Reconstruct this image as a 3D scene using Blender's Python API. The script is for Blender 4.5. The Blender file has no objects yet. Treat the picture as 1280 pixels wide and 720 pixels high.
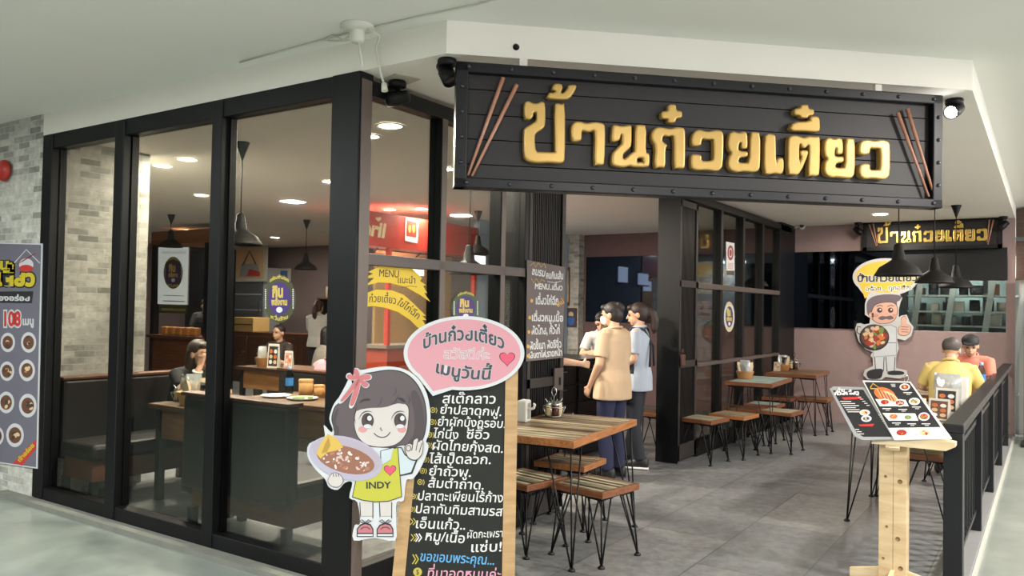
import bpy, bmesh, math, random
from mathutils import Vector, Matrix
from mathutils.geometry import tessellate_polygon
random.seed(7)
PI = math.pi
SC = bpy.context.scene
COL = SC.collection

# ------------------------------------------------------------------ camera
EYE = Vector((0, 0, 1.55))
FPX, YAW, PITCH, ROLL = 1006.9, 0.587955, 0.0252011, 0.0179021
_cy, _sy = math.cos(YAW), math.sin(YAW)
_f = Vector((-_sy, _cy, 0)); _r = Vector((_cy, _sy, 0)); _u = Vector((0, 0, 1))
FWD = _f*math.cos(PITCH) + _u*math.sin(PITCH)
_u2 = -_f*math.sin(PITCH) + _u*math.cos(PITCH)
RGT = _r*math.cos(ROLL) + _u2*math.sin(ROLL)
UPV = -_r*math.sin(ROLL) + _u2*math.cos(ROLL)
cam = bpy.data.cameras.new('camera')
cam_o = bpy.data.objects.new('camera', cam); COL.objects.link(cam_o)
cam.sensor_width = 36.0; cam.lens = 36.0*FPX/1280; cam.clip_end = 200; cam.clip_start = .05
cam_o.matrix_world = Matrix(((RGT.x, UPV.x, -FWD.x, 0), (RGT.y, UPV.y, -FWD.y, 0), (RGT.z, UPV.z, -FWD.z, EYE.z), (0, 0, 0, 1)))
SC.camera = cam_o

# ------------------------------------------------------------------ exposure, world, mall light
SC.view_settings.view_transform = 'Standard'; SC.view_settings.look = 'None'
SC.view_settings.exposure = 1.0; SC.view_settings.gamma = 1.0
SC.view_settings.use_curve_mapping = False
wd = bpy.data.worlds.new('mall_daylight'); SC.world = wd; wd.use_nodes = True
wd.node_tree.nodes['Background'].inputs[0].default_value = (.95, .97, 1, 1)
wd.node_tree.nodes['Background'].inputs[1].default_value = 2.15

def area(name, loc, size, power, col=(1, .97, .92), rot=(0, 0, 0), sy=None, spread=PI):
    l = bpy.data.lights.new(name, 'AREA'); l.energy = power; l.color = col; l.size = size; l.spread = spread
    if sy: l.shape = 'RECTANGLE'; l.size_y = sy
    o = bpy.data.objects.new(name, l); COL.objects.link(o); o.location = loc; o.rotation_euler = rot
    return o
# unseen fill lights added under the mall ceiling, behind and beside the camera
ML = .98
for x, y, w, c in ((-1.2, .4, 34, (.98, 1, .98)), (-3.8, .2, 50, (.95, 1, .98)), (-6.2, .3, 60, (.93, 1, .98)), (-8.8, -1.2, 44, (.93, 1, .98)), (-.2, -1.6, 50, (1, 1, 1)), (-3.0, -2.6, 50, (.96, 1, 1)),
                   (1.5, 1.6, 72, (1, .94, .88)), (1.5, 4.4, 86, (1, .92, .84)), (1.3, 7.2, 98, (1, .92, .84)), (1.3, 10.0, 98, (1, .92, .84))):
    area('mall_fill_light', (x, y, 2.985), .25, w*ML, c)
INT_LAMP = 52.0      # power of each downlight inside the restaurant

# ------------------------------------------------------------------ helpers: pixels of the photograph onto real planes
def ray(x, y): return RGT*((x-640)/FPX) + UPV*((360-y)/FPX) + FWD
def hit(x, y, o, n):
    d = ray(x, y); return EYE + d*((Vector(o)-EYE).dot(n)/d.dot(n))
def at_z(x, y, z): return hit(x, y, (0, 0, z), Vector((0, 0, 1)))
def at_y(x, y, Y): return hit(x, y, (0, Y, 0), Vector((0, 1, 0)))
def at_x(x, y, X): return hit(x, y, (X, 0, 0), Vector((1, 0, 0)))

# ------------------------------------------------------------------ materials
def lin(h):
    h = h.lstrip('#'); o = []
    for i in (0, 2, 4):
        c = int(h[i:i+2], 16)/255; o.append(c/12.92 if c <= .04045 else ((c+.055)/1.055)**2.4)
    return (*o, 1)
MATS = {}
def mat(name, col='#808080', rough=.5, metal=0.0, noise=0.0, scale=20.0, bump=0.0, emit=0.0, spec=.5, coat=0.0):
    if name in MATS: return MATS[name]
    m = bpy.data.materials.new(name); m.use_nodes = True; MATS[name] = m
    nt = m.node_tree; b = nt.nodes['Principled BSDF']; c = lin(col)
    b.inputs['Base Color'].default_value = c; b.inputs['Roughness'].default_value = rough
    b.inputs['Metallic'].default_value = metal; b.inputs['Specular IOR Level'].default_value = spec
    b.inputs['Coat Weight'].default_value = coat
    if emit: b.inputs['Emission Color'].default_value = c; b.inputs['Emission Strength'].default_value = emit
    if noise or bump:
        tc = nt.nodes.new('ShaderNodeTexCoord'); n = nt.nodes.new('ShaderNodeTexNoise')
        n.inputs['Scale'].default_value = scale; n.inputs['Detail'].default_value = 4
        nt.links.new(tc.outputs['Object'], n.inputs['Vector'])
        if noise:
            mx = nt.nodes.new('ShaderNodeMix'); mx.data_type = 'RGBA'
            mx.inputs['A'].default_value = tuple(max(0, v*(1-noise)) for v in c[:3])+(1,)
            mx.inputs['B'].default_value = tuple(min(1, v*(1+noise)) for v in c[:3])+(1,)
            nt.links.new(n.outputs['Fac'], mx.inputs['Factor']); nt.links.new(mx.outputs['Result'], b.inputs['Base Color'])
        if bump:
            bp = nt.nodes.new('ShaderNodeBump'); bp.inputs['Strength'].default_value = bump; bp.inputs['Distance'].default_value = .01
            nt.links.new(n.outputs['Fac'], bp.inputs['Height']); nt.links.new(bp.outputs['Normal'], b.inputs['Normal'])
    return m
def _nodes(name, rough):
    m = bpy.data.materials.new(name); m.use_nodes = True; MATS[name] = m
    b = m.node_tree.nodes['Principled BSDF']; b.inputs['Roughness'].default_value = rough
    return m, m.node_tree, b, m.node_tree.nodes.new, m.node_tree.links.new
def ramp(nt, stops, const=False):
    r = nt.nodes.new('ShaderNodeValToRGB'); e = r.color_ramp.elements
    if const: r.color_ramp.interpolation = 'CONSTANT'
    e[0].position = stops[0][0]; e[0].color = lin(stops[0][1]); e[1].position = stops[1][0]; e[1].color = lin(stops[1][1])
    for p, c in stops[2:]: x = e.new(p); x.color = lin(c)
    return r
def mapped(nt, scale=(1, 1, 1), rot=(0, 0, 0), kind='Object'):
    tc = nt.nodes.new('ShaderNodeTexCoord'); mp = nt.nodes.new('ShaderNodeMapping')
    mp.inputs['Scale'].default_value = scale; mp.inputs['Rotation'].default_value = rot
    nt.links.new(tc.outputs[kind], mp.inputs['Vector']); return mp
def mat_wood(name, c1, c2, rough=.5, scale=(3, 40, 40), coat=0.0):
    if name in MATS: return MATS[name]
    m, nt, b, new, link = _nodes(name, rough)
    mp = mapped(nt, scale); n = new('ShaderNodeTexNoise'); n.inputs['Scale'].default_value = 1.0; n.inputs['Detail'].default_value = 6
    n.inputs['Distortion'].default_value = .6
    link(mp.outputs[0], n.inputs['Vector']); r = ramp(nt, [(.3, c1), (.7, c2)])
    link(n.outputs['Fac'], r.inputs[0]); link(r.outputs[0], b.inputs['Base Color']); b.inputs['Coat Weight'].default_value = coat
    return m
def mat_strips(name, width, cols, axis=1, rough=.42):
    """strips of reclaimed wood, each of its own colour, running along the other axis"""
    if name in MATS: return MATS[name]
    m, nt, b, new, link = _nodes(name, rough)
    tc = new('ShaderNodeTexCoord'); sx = new('ShaderNodeSeparateXYZ'); link(tc.outputs['Object'], sx.inputs[0])
    dv = new('ShaderNodeMath'); dv.operation = 'DIVIDE'; link(sx.outputs[axis], dv.inputs[0]); dv.inputs[1].default_value = width
    fl = new('ShaderNodeMath'); fl.operation = 'FLOOR'; link(dv.outputs[0], fl.inputs[0])
    wn = new('ShaderNodeTexWhiteNoise'); wn.noise_dimensions = '1D'; link(fl.outputs[0], wn.inputs['W'])
    r = ramp(nt, [(i/len(cols), c) for i, c in enumerate(cols)], True); link(wn.outputs['Value'], r.inputs[0])
    mp = new('ShaderNodeMapping'); mp.inputs['Scale'].default_value = (6, 90, 90) if axis == 1 else (90, 6, 90)
    link(tc.outputs['Object'], mp.inputs['Vector'])
    n = new('ShaderNodeTexNoise'); n.inputs['Scale'].default_value = 1; n.inputs['Detail'].default_value = 5; link(mp.outputs[0], n.inputs['Vector'])
    mx = new('ShaderNodeMix'); mx.data_type = 'RGBA'; mx.blend_type = 'MULTIPLY'; mx.inputs['Factor'].default_value = .75
    r2 = ramp(nt, [(.32, '#6b5848'), (.6, '#ffffff')]); link(n.outputs['Fac'], r2.inputs[0])
    link(r.outputs[0], mx.inputs['A']); link(r2.outputs[0], mx.inputs['B'])
    fr = new('ShaderNodeMath'); fr.operation = 'FRACT'; link(dv.outputs[0], fr.inputs[0])
    lt = new('ShaderNodeMath'); lt.operation = 'LESS_THAN'; link(fr.outputs[0], lt.inputs[0]); lt.inputs[1].default_value = .10
    m2 = new('ShaderNodeMix'); m2.data_type = 'RGBA'; link(lt.outputs[0], m2.inputs['Factor']); link(mx.outputs['Result'], m2.inputs['A'])
    m2.inputs['B'].default_value = lin('#2a1c14'); link(m2.outputs['Result'], b.inputs['Base Color'])
    return m
def mat_brick(name, cols, mortar, bw, bh, rot, rough=.75, mort=.006, offset=.5, bump=.35):
    if name in MATS: return MATS[name]
    m, nt, b, new, link = _nodes(name, rough)
    if rot == 'wall':
        tc = new('ShaderNodeTexCoord'); sx = new('ShaderNodeSeparateXYZ'); link(tc.outputs['Object'], sx.inputs[0])
        ad0 = new('ShaderNodeMath'); ad0.operation = 'ADD'; link(sx.outputs[0], ad0.inputs[0]); link(sx.outputs[1], ad0.inputs[1])
        mp = new('ShaderNodeCombineXYZ'); link(ad0.outputs[0], mp.inputs[0]); link(sx.outputs[2], mp.inputs[1])
    else: mp = mapped(nt, (1, 1, 1), rot)
    bt = new('ShaderNodeTexBrick'); bt.offset = offset; bt.inputs['Scale'].default_value = 1; bt.inputs['Mortar Size'].default_value = mort
    bt.inputs['Brick Width'].default_value = bw; bt.inputs['Row Height'].default_value = bh; bt.inputs['Mortar Smooth'].default_value = .3
    bt.inputs['Color1'].default_value = (0, 0, 0, 1); bt.inputs['Color2'].default_value = (1, 1, 1, 1); bt.inputs['Mortar'].default_value = (.5, .5, .5, 1)
    link(mp.outputs[0], bt.inputs['Vector'])
    r = ramp(nt, cols); link(bt.outputs['Color'], r.inputs[0])
    n = new('ShaderNodeTexNoise'); n.inputs['Scale'].default_value = 14; n.inputs['Detail'].default_value = 8; n.inputs['Roughness'].default_value = .7
    link(mp.outputs[0], n.inputs['Vector'])
    mx = new('ShaderNodeMix'); mx.data_type = 'RGBA'; mx.blend_type = 'MULTIPLY'; mx.inputs['Factor'].default_value = .6
    r2 = ramp(nt, [(.3, '#8a8880'), (.65, '#ffffff')]); link(n.outputs['Fac'], r2.inputs[0])
    link(r.outputs[0], mx.inputs['A']); link(r2.outputs[0], mx.inputs['B'])
    m2 = new('ShaderNodeMix'); m2.data_type = 'RGBA'; link(bt.outputs['Fac'], m2.inputs['Factor']); link(mx.outputs['Result'], m2.inputs['A'])
    m2.inputs['B'].default_value = lin(mortar); link(m2.outputs['Result'], b.inputs['Base Color'])
    bp = new('ShaderNodeBump'); bp.inputs['Strength'].default_value = bump; bp.inputs['Distance'].default_value = .01
    ad = new('ShaderNodeMath'); ad.operation = 'SUBTRACT'; link(n.outputs['Fac'], ad.inputs[0]); link(bt.outputs['Fac'], ad.inputs[1])
    link(ad.outputs[0], bp.inputs['Height']); link(bp.outputs['Normal'], b.inputs['Normal'])
    return m
def mat_glass(name, tint='#c8ccc8', refl=1.0):
    if name in MATS: return MATS[name]
    m = bpy.data.materials.new(name); m.use_nodes = True; MATS[name] = m
    nt = m.node_tree; nt.nodes.clear(); new, link = nt.nodes.new, nt.links.new
    o = new('ShaderNodeOutputMaterial'); t = new('ShaderNodeBsdfTransparent'); t.inputs[0].default_value = lin(tint)
    g = new('ShaderNodeBsdfGlossy'); g.inputs['Roughness'].default_value = .02
    fr = new('ShaderNodeFresnel'); fr.inputs[0].default_value = 1.45
    mu = new('ShaderNodeMath'); mu.operation = 'MULTIPLY'; mu.inputs[1].default_value = refl; link(fr.outputs[0], mu.inputs[0])
    mx = new('ShaderNodeMixShader'); link(mu.outputs[0], mx.inputs[0]); link(t.outputs[0], mx.inputs[1]); link(g.outputs[0], mx.inputs[2])
    link(mx.outputs[0], o.inputs[0]); return m

# ------------------------------------------------------------------ mesh builder and object tree
XF = {}
class MB:
    def __init__(s): s.v = []; s.f = []; s.mi = []; s.sm = []; s.T = None
    def add(s, vs, fs, mi=0, sm=False):
        b = len(s.v)
        s.v += [Vector(v) if s.T is None else s.T @ Vector(v) for v in vs]
        for f in fs: s.f.append([b+i for i in f]); s.mi.append(mi); s.sm.append(sm)
        return s
    def box(s, c, d, rz=0.0, mi=0, M=None, ch=0.0):
        x, y, z = d[0]/2, d[1]/2, d[2]/2
        R = Matrix.Rotation(rz, 3, 'Z') if M is None else M
        c = Vector(c)
        if ch <= 0:
            vs = [(sx*x, sy*y, sz*z) for sx in (-1, 1) for sy in (-1, 1) for sz in (-1, 1)]
            fs = [(0, 1, 3, 2), (4, 6, 7, 5), (0, 4, 5, 1), (2, 3, 7, 6), (0, 2, 6, 4), (1, 5, 7, 3)]
            return s.add([R @ Vector(v)+c for v in vs], fs, mi)
        bm = bmesh.new(); bmesh.ops.create_cube(bm, size=1)
        for v in bm.verts: v.co = Vector((v.co.x*d[0], v.co.y*d[1], v.co.z*d[2]))
        bmesh.ops.bevel(bm, geom=bm.edges[:], offset=min(ch, .45*min(d)), segments=2, affect='EDGES', profile=.5)
        bm.verts.index_update()
        s.add([R @ v.co+c for v in bm.verts], [[v.index for v in f.verts] for f in bm.faces], mi); bm.free(); return s
    def span(s, a, b, mi=0, ch=0.0):
        a, b = Vector(a), Vector(b); d = b-a
        return s.box((a+b)/2, (abs(d.x), abs(d.y), abs(d.z)), 0, mi, None, ch)
    def tube(s, pts, r, n=8, mi=0, closed=False, caps=True):
        pts = [Vector(p) for p in pts]; m = len(pts)
        rs = r if isinstance(r, (list, tuple)) else [r]*m
        vs = []; prev = None
        for i, p in enumerate(pts):
            if closed: t = pts[(i+1) % m]-pts[i-1]
            else: t = pts[min(i+1, m-1)]-pts[max(i-1, 0)]
            t = t.normalized() if t.length > 1e-9 else Vector((0, 0, 1))
            if prev is None:
                a = Vector((0, 0, 1)) if abs(t.z) < .9 else Vector((1, 0, 0)); u = t.cross(a).normalized()
            else:
                u = prev-t*prev.dot(t); u = u.normalized() if u.length > 1e-9 else t.orthogonal().normalized()
            prev = u; w = t.cross(u)
            vs += [p+(u*math.cos(2*PI*k/n)+w*math.sin(2*PI*k/n))*rs[i] for k in range(n)]
        fs = []
        for i in range(m if closed else m-1):
            j = (i+1) % m
            fs += [(i*n+k, i*n+(k+1) % n, j*n+(k+1) % n, j*n+k) for k in range(n)]
        s.add(vs, fs, mi, n > 5)
        if caps and not closed:
            b = len(s.v)-len(vs)
            s.f.append([b+k for k in range(n)][::-1]); s.mi.append(mi); s.sm.append(False)
            s.f.append([b+(m-1)*n+k for k in range(n)]); s.mi.append(mi); s.sm.append(False)
        return s
    def lathe(s, prof, c=(0, 0, 0), n=24, mi=0, R=None, sm=True, sx=1.0, sy=1.0):
        c = Vector(c); vs = []; fs = []; m = len(prof)
        for r, z in prof:
            for k in range(n):
                p = Vector((r*sx*math.cos(2*PI*k/n), r*sy*math.sin(2*PI*k/n), z)); vs.append((R @ p if R else p)+c)
        for i in range(m-1): fs += [(i*n+k, i*n+(k+1) % n, (i+1)*n+(k+1) % n, (i+1)*n+k) for k in range(n)]
        return s.add(vs, fs, mi, sm)
    def ell(s, c, r, R=None, n=16, m=10, mi=0):
        c = Vector(c); vs = []; fs = []
        for i in range(m+1):
            a = PI*i/m-PI/2
            for k in range(n):
                p = Vector((r[0]*math.cos(a)*math.cos(2*PI*k/n), r[1]*math.cos(a)*math.sin(2*PI*k/n), r[2]*math.sin(a)))
                vs.append((R @ p if R else p)+c)
        for i in range(m): fs += [(i*n+k, i*n+(k+1) % n, (i+1)*n+(k+1) % n, (i+1)*n+k) for k in range(n)]
        return s.add(vs, fs, mi, True)
    def cap(s, p, q, r1, r2, n=14, mi=0):
        p, q = Vector(p), Vector(q); d = (q-p); L = d.length; t = d/L if L > 1e-9 else Vector((0, 0, 1))
        pts = [p-t*r1*k for k in (.98, .8, .45)]+[p]+[q]+[q+t*r2*k for k in (.45, .8, .98)]
        rs = [r1*k for k in (.2, .6, .893)]+[r1, r2]+[r2*k for k in (.893, .6, .2)]
        return s.tube(pts, rs, n, mi)
    def loft(s, secs, n=24, mi=0, caps=True, power=1.0):
        """secs: (centre, half-axis vector a, half-axis vector b); rings joined, ends closed flat"""
        vs = []; m = len(secs); fs = []
        for c, a, b in secs:
            c, a, b = Vector(c), Vector(a), Vector(b)
            for k in range(n):
                t = 2*PI*k/n; ct, st = math.cos(t), math.sin(t)
                if power != 1: ct = math.copysign(abs(ct)**power, ct); st = math.copysign(abs(st)**power, st)
                vs.append(c+a*ct+b*st)
        for i in range(m-1): fs += [(i*n+k, i*n+(k+1) % n, (i+1)*n+(k+1) % n, (i+1)*n+k) for k in range(n)]
        if caps: fs += [list(range(n))[::-1], [(m-1)*n+k for k in range(n)]]
        return s.add(vs, fs, mi, True)
    def prism(s, poly, d, mi=0, mi_side=None):
        """poly: 3-D outline of a flat face, d: vector to the back face"""
        poly = [Vector(p) for p in poly]; d = Vector(d); n = len(poly)
        tri = [list(t) for t in tessellate_polygon([poly])]
        b = len(s.v); s.add(poly+[p+d for p in poly], tri+[[i+n for i in t[::-1]] for t in tri], mi)
        return s.add(poly+[p+d for p in poly], [(i, (i+1) % n, n+(i+1) % n, n+i) for i in range(n)], mi if mi_side is None else mi_side)
    def build(s, name, mats, parent=None, world=True, loc=None):
        vs = s.v
        if parent is not None and world:
            I = XF[parent.name].inverted(); vs = [I @ v for v in vs]
        elif loc is not None: L = Vector(loc); vs = [v-L for v in vs]
        me = bpy.data.meshes.new(name); me.from_pydata([tuple(v) for v in vs], [], s.f)
        for m in (mats if isinstance(mats, (list, tuple)) else [mats]): me.materials.append(m)
        if len(s.f) == len(me.polygons):
            me.polygons.foreach_set('material_index', s.mi); me.polygons.foreach_set('use_smooth', s.sm)
        bm = bmesh.new(); bm.from_mesh(me)
        bmesh.ops.remove_doubles(bm, verts=bm.verts, dist=1e-6) if len(bm.verts) < 20000 and getattr(s, 'weld', False) else None
        if not getattr(s, 'flat', False): bmesh.ops.recalc_face_normals(bm, faces=bm.faces)
        bm.to_mesh(me); bm.free(); me.update()
        o = bpy.data.objects.new(name, me); COL.objects.link(o)
        if parent is not None: o.parent = parent
        if loc is not None: o.location = loc
        XF[o.name] = (XF[parent.name] if parent is not None else Matrix.Identity(4)) @ Matrix.Translation(Vector(loc) if loc is not None else Vector((0, 0, 0)))
        return o
def thing(name, label, cat, loc=(0, 0, 0), rz=0.0, group=None):
    o = bpy.data.objects.new(name, None); COL.objects.link(o); o.location = loc; o.rotation_euler = (0, 0, rz)
    o.empty_display_size = .1
    o['label'] = label; o['category'] = cat
    if group: o['group'] = group
    XF[o.name] = Matrix.Translation(Vector(loc)) @ Matrix.Rotation(rz, 4, 'Z')
    return o
def tag(o, label, cat, group=None, kind=None):
    if label: o['label'] = label; o['category'] = cat
    if group: o['group'] = group
    if kind: o['kind'] = kind
    return o
def struct(name, mb, m, parent=None, **k):
    o = mb.build(name, m, parent, **k)
    if parent is None: o['kind'] = 'structure'
    return o
def dup(root, loc, rz=0.0, label=None, group=None):
    r = root.copy(); COL.objects.link(r); r.location = loc; r.rotation_euler = (0, 0, rz)
    if label: r['label'] = label
    if group: r['group'] = group
    for ch in list(root.children):
        c = ch.copy(); COL.objects.link(c); c.parent = r
        for g in list(ch.children):
            d = g.copy(); COL.objects.link(d); d.parent = c
    XF[r.name] = Matrix.Translation(Vector(loc)) @ Matrix.Rotation(rz, 4, 'Z')
    return r
def lamp(parent, kind, loc, power, col=(1, .93, .82), size=.05, rot=None, angle=None, blend=.5):
    l = bpy.data.lights.new('lamp', kind); l.energy = power; l.color = col
    if kind == 'SPOT': l.spot_size = angle; l.spot_blend = blend; l.shadow_soft_size = size
    elif kind == 'AREA': l.shape = 'DISK'; l.size = size
    else: l.shadow_soft_size = size
    o = bpy.data.objects.new('lamp', l); COL.objects.link(o); o.parent = parent; o.location = loc
    if rot is not None: o.rotation_euler = rot
    return o

# ------------------------------------------------------------------ lettering
def _area(p): return sum(p[i-1][0]*p[i][1]-p[i][0]*p[i-1][1] for i in range(len(p)))/2
def _inside(q, p):
    r = False
    for i in range(len(p)):
        a, b = p[i-1], p[i]
        if (a[1] > q[1]) != (b[1] > q[1]) and q[0] < (b[0]-a[0])*(q[1]-a[1])/(b[1]-a[1])+a[0]: r = not r
    return r
def _font_loops(s):
    c = bpy.data.curves.new('t', 'FONT'); c.body = s; c.size = 1
    o = bpy.data.objects.new('t', c); COL.objects.link(o); bpy.context.view_layer.update()
    cv = o.to_curve(bpy.context.evaluated_depsgraph_get()); L = []
    for sp in cv.splines:
        b = list(sp.bezier_points); pts = []
        for i in range(len(b)):
            a, d = b[i], b[(i+1) % len(b)]
            if a.handle_right_type == 'VECTOR' and d.handle_left_type == 'VECTOR': pts.append((a.co.x, a.co.y)); continue
            for k in range(3):
                t = k/3; w = 1-t
                q = a.co*w**3+a.handle_right*3*w*w*t+d.handle_left*3*w*t*t+d.co*t**3; pts.append((q.x, q.y))
        out = []
        for p in pts:
            if not out or abs(p[0]-out[-1][0])+abs(p[1]-out[-1][1]) > 1e-4: out.append(p)
        if len(out) > 2 and abs(out[0][0]-out[-1][0])+abs(out[0][1]-out[-1][1]) < 1e-4: out.pop()
        if len(out) > 2: L.append(out)
    o.to_curve_clear(); bpy.data.objects.remove(o); bpy.data.curves.remove(c)
    return L
_GL = {}; _BAR = [None]
UPPER = set('\u0e31\u0e34\u0e35\u0e36\u0e37\u0e47'); TONE = set('\u0e48\u0e49\u0e4a\u0e4b\u0e4c'); LOWER = set('\u0e38\u0e39')
def glyph(ch):
    if ch in _GL: return _GL[ch]
    if _BAR[0] is None: _BAR[0] = min(p[0] for p in _font_loops('|')[0])
    if ch in UPPER | TONE | LOWER: adv = 0.0
    else: adv = min(p[0] for p in _font_loops(ch+'|')[-1])-_BAR[0]
    L = [] if ch == ' ' else _font_loops(ch); g = []
    for i, p in enumerate(L):
        depth = sum(1 for j, q in enumerate(L) if j != i and _area(q)*_area(p) < 0 and abs(_area(q)) > abs(_area(p)) and _inside(p[0], q))
        g.append((p, depth % 2 == 1))
    outs = [(p, [h for h, k in g if k and _inside(h[0], p)]) for p, k in g if not k]
    _GL[ch] = (outs, adv); return _GL[ch]
def _grow(p, d):
    if not d: return p
    sgn = 1 if _area(p) > 0 else -1; n = len(p); out = []
    for i in range(n):
        a, b, c = p[i-1], p[i], p[(i+1) % n]
        e1 = Vector((b[0]-a[0], b[1]-a[1])); e2 = Vector((c[0]-b[0], c[1]-b[1]))
        n1 = Vector((e1.y, -e1.x)).normalized()*sgn if e1.length > 1e-9 else Vector((0, 0)); n2 = Vector((e2.y, -e2.x)).normalized()*sgn if e2.length > 1e-9 else n1
        m = n1+n2; L = m.length
        m = m/L*min(1.6, 1/max(.35, L/2)) if L > 1e-6 else n1
        out.append((b[0]+m.x*d, b[1]+m.y*d))
    return out
def layout(s, bold=0.0):
    x = 0.0; out = []; up = False
    for ch in s:
        if ch == '\u0e33':            # sara am: its ring sits over the letter before it
            seq = ['\u0e4d', '\u0e32']
        else: seq = [ch]
        for c in seq:
            g, adv = glyph(c) if c != '\u0e4d' else (glyph('\u0e4d')[0], 0.0)
            dy = .17 if c in TONE and up else 0.0
            for o, hs in g:
                out.append(([(a+x, b+dy) for a, b in _grow(o, bold)], [[(a+x, b+dy) for a, b in _grow(h, -bold)] for h in hs]))
            x += adv
            up = c in UPPER or (c in TONE and up)
    return out, x

# ------------------------------------------------------------------ flat printed art on a real plane
def spl(pts, k=5, closed=True):
    n = len(pts); out = []
    for i in range(n if closed else n-1):
        p0, p1, p2, p3 = (pts[(i-1) % n], pts[i], pts[(i+1) % n], pts[(i+2) % n]) if closed else (pts[max(i-1, 0)], pts[i], pts[i+1], pts[min(i+2, n-1)])
        for j in range(k):
            t = j/k
            out.append(tuple(.5*(2*p1[a]+(p2[a]-p0[a])*t+(2*p0[a]-5*p1[a]+4*p2[a]-p3[a])*t*t+(3*p1[a]-p0[a]-3*p2[a]+p3[a])*t**3) for a in (0, 1)))
    if not closed: out.append(tuple(pts[-1]))
    return out
def ellp(cx, cy, rx, ry, rot=0.0, n=28, a0=0.0, a1=2*PI):
    c, s = math.cos(rot), math.sin(rot); full = a1-a0 > 2*PI-1e-6
    return [(cx+rx*math.cos(t)*c-ry*math.sin(t)*s, cy+rx*math.cos(t)*s+ry*math.sin(t)*c) for t in [a0+(a1-a0)*k/(n if full else n-1) for k in range(n)]]
class Art:
    """flat shapes laid on a plane: o a point of it, n its normal. px: coordinates are read off the photograph, else metres along u, v"""
    EPS = .0007
    def __init__(s, o, n, u=None, px=False):
        s.o = Vector(o); s.n = Vector(n).normalized(); s.px = px
        s.u = Vector(u).normalized() if u is not None else Vector((0, 0, 1)).cross(s.n).normalized()
        s.v = s.n.cross(s.u); s.mb = MB(); s.mb.flat = True; s.mats = []; s.sc = 1.0; s.org = (0.0, 0.0)
    def P(s, x, y, l=0.0):
        if s.px: p = hit(x, y, s.o, s.n)
        else: p = s.o+s.u*(x*s.sc+s.org[0])+s.v*(y*s.sc+s.org[1])
        return p+s.n*(l*s.EPS)
    def m(s, m):
        if m not in s.mats: s.mats.append(m)
        return s.mats.index(m)
    def poly(s, pts, m, l=1.0, holes=()):
        loops = [[Vector((p[0], p[1], 0)) for p in q] for q in [pts]+list(holes)]
        flat = [p for q in loops for p in q]
        tri = [list(t) for t in tessellate_polygon(loops)]
        vs = [s.P(p.x, p.y, l) for p in flat]
        for t in tri:
            if (vs[t[1]]-vs[t[0]]).cross(vs[t[2]]-vs[t[0]]).dot(s.n) < 0: t.reverse()
        s.mb.add(vs, tri, s.m(m)); return s
    def line(s, pts, w, m, l=1.0, closed=False, taper=False):
        n = len(pts); L = []; R = []
        for i in range(n):
            a = pts[(i-1) % n] if closed else pts[max(i-1, 0)]; b = pts[(i+1) % n] if closed else pts[min(i+1, n-1)]
            d = Vector((b[0]-a[0], b[1]-a[1])); d = d.normalized() if d.length > 1e-9 else Vector((1, 0))
            h = w/2*(math.sin(PI*(i+.15)/(n-.7)) if taper and n > 2 else 1)
            L.append((pts[i][0]-d.y*h, pts[i][1]+d.x*h)); R.append((pts[i][0]+d.y*h, pts[i][1]-d.x*h))
        vs = [s.P(*p, l) for p in L]+[s.P(*p, l) for p in R]; fs = []
        for i in range(n if closed else n-1):
            j = (i+1) % n; q = [i, j, n+j, n+i]
            if (vs[q[1]]-vs[q[0]]).cross(vs[q[2]]-vs[q[0]]).dot(s.n) < 0: q.reverse()
            fs.append(q)
        s.mb.add(vs, fs, s.m(m)); return s
    def text(s, st, x0, y0, x1, y1, h, m, l=2.0, bold=0.0, sag=0.0, shear=0.0, mirror=False):
        """baseline from (x0,y0) to (x1,y1); h: em height; sag bends the baseline"""
        outs, w = layout(st, bold); w = max(w, 1e-6)
        d = Vector((x1-x0, y1-y0)); up = Vector((-d.y, d.x)).normalized()
        if s.px: up = -up
        def T(p):
            t = p[0]/w+shear*p[1]*h/d.length
            if mirror: t = 1-t
            q = Vector((x0, y0))+d*t+up*(p[1]*h+sag*(1-(2*t-1)**2)); return (q.x, q.y)
        for o, hs in outs: s.poly([T(p) for p in o], m, l, [[T(p) for p in q] for q in hs])
        return s
    def slab(s, pts, thick, m, mside=None, l=0.0):
        """a cut-out board with real thickness behind the plane"""
        P = [s.P(p[0], p[1], l) for p in pts]
        mb = MB(); mb.prism(P, -s.n*thick, s.m(m), s.m(mside or m))
        b = len(s.mb.v); s.mb.v += mb.v; s.mb.f += [[b+i for i in f] for f in mb.f]; s.mb.mi += mb.mi; s.mb.sm += mb.sm
        return s
    def build(s, name, parent=None): return s.mb.build(name, s.mats, parent)
def heart(cx, cy, w): return [(cx+w*.5*math.sin(t)**3, cy-w*.5*(13*math.cos(t)-5*math.cos(2*t)-2*math.cos(3*t)-math.cos(4*t))/16) for t in [2*PI*k/36 for k in range(36)]]

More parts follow.
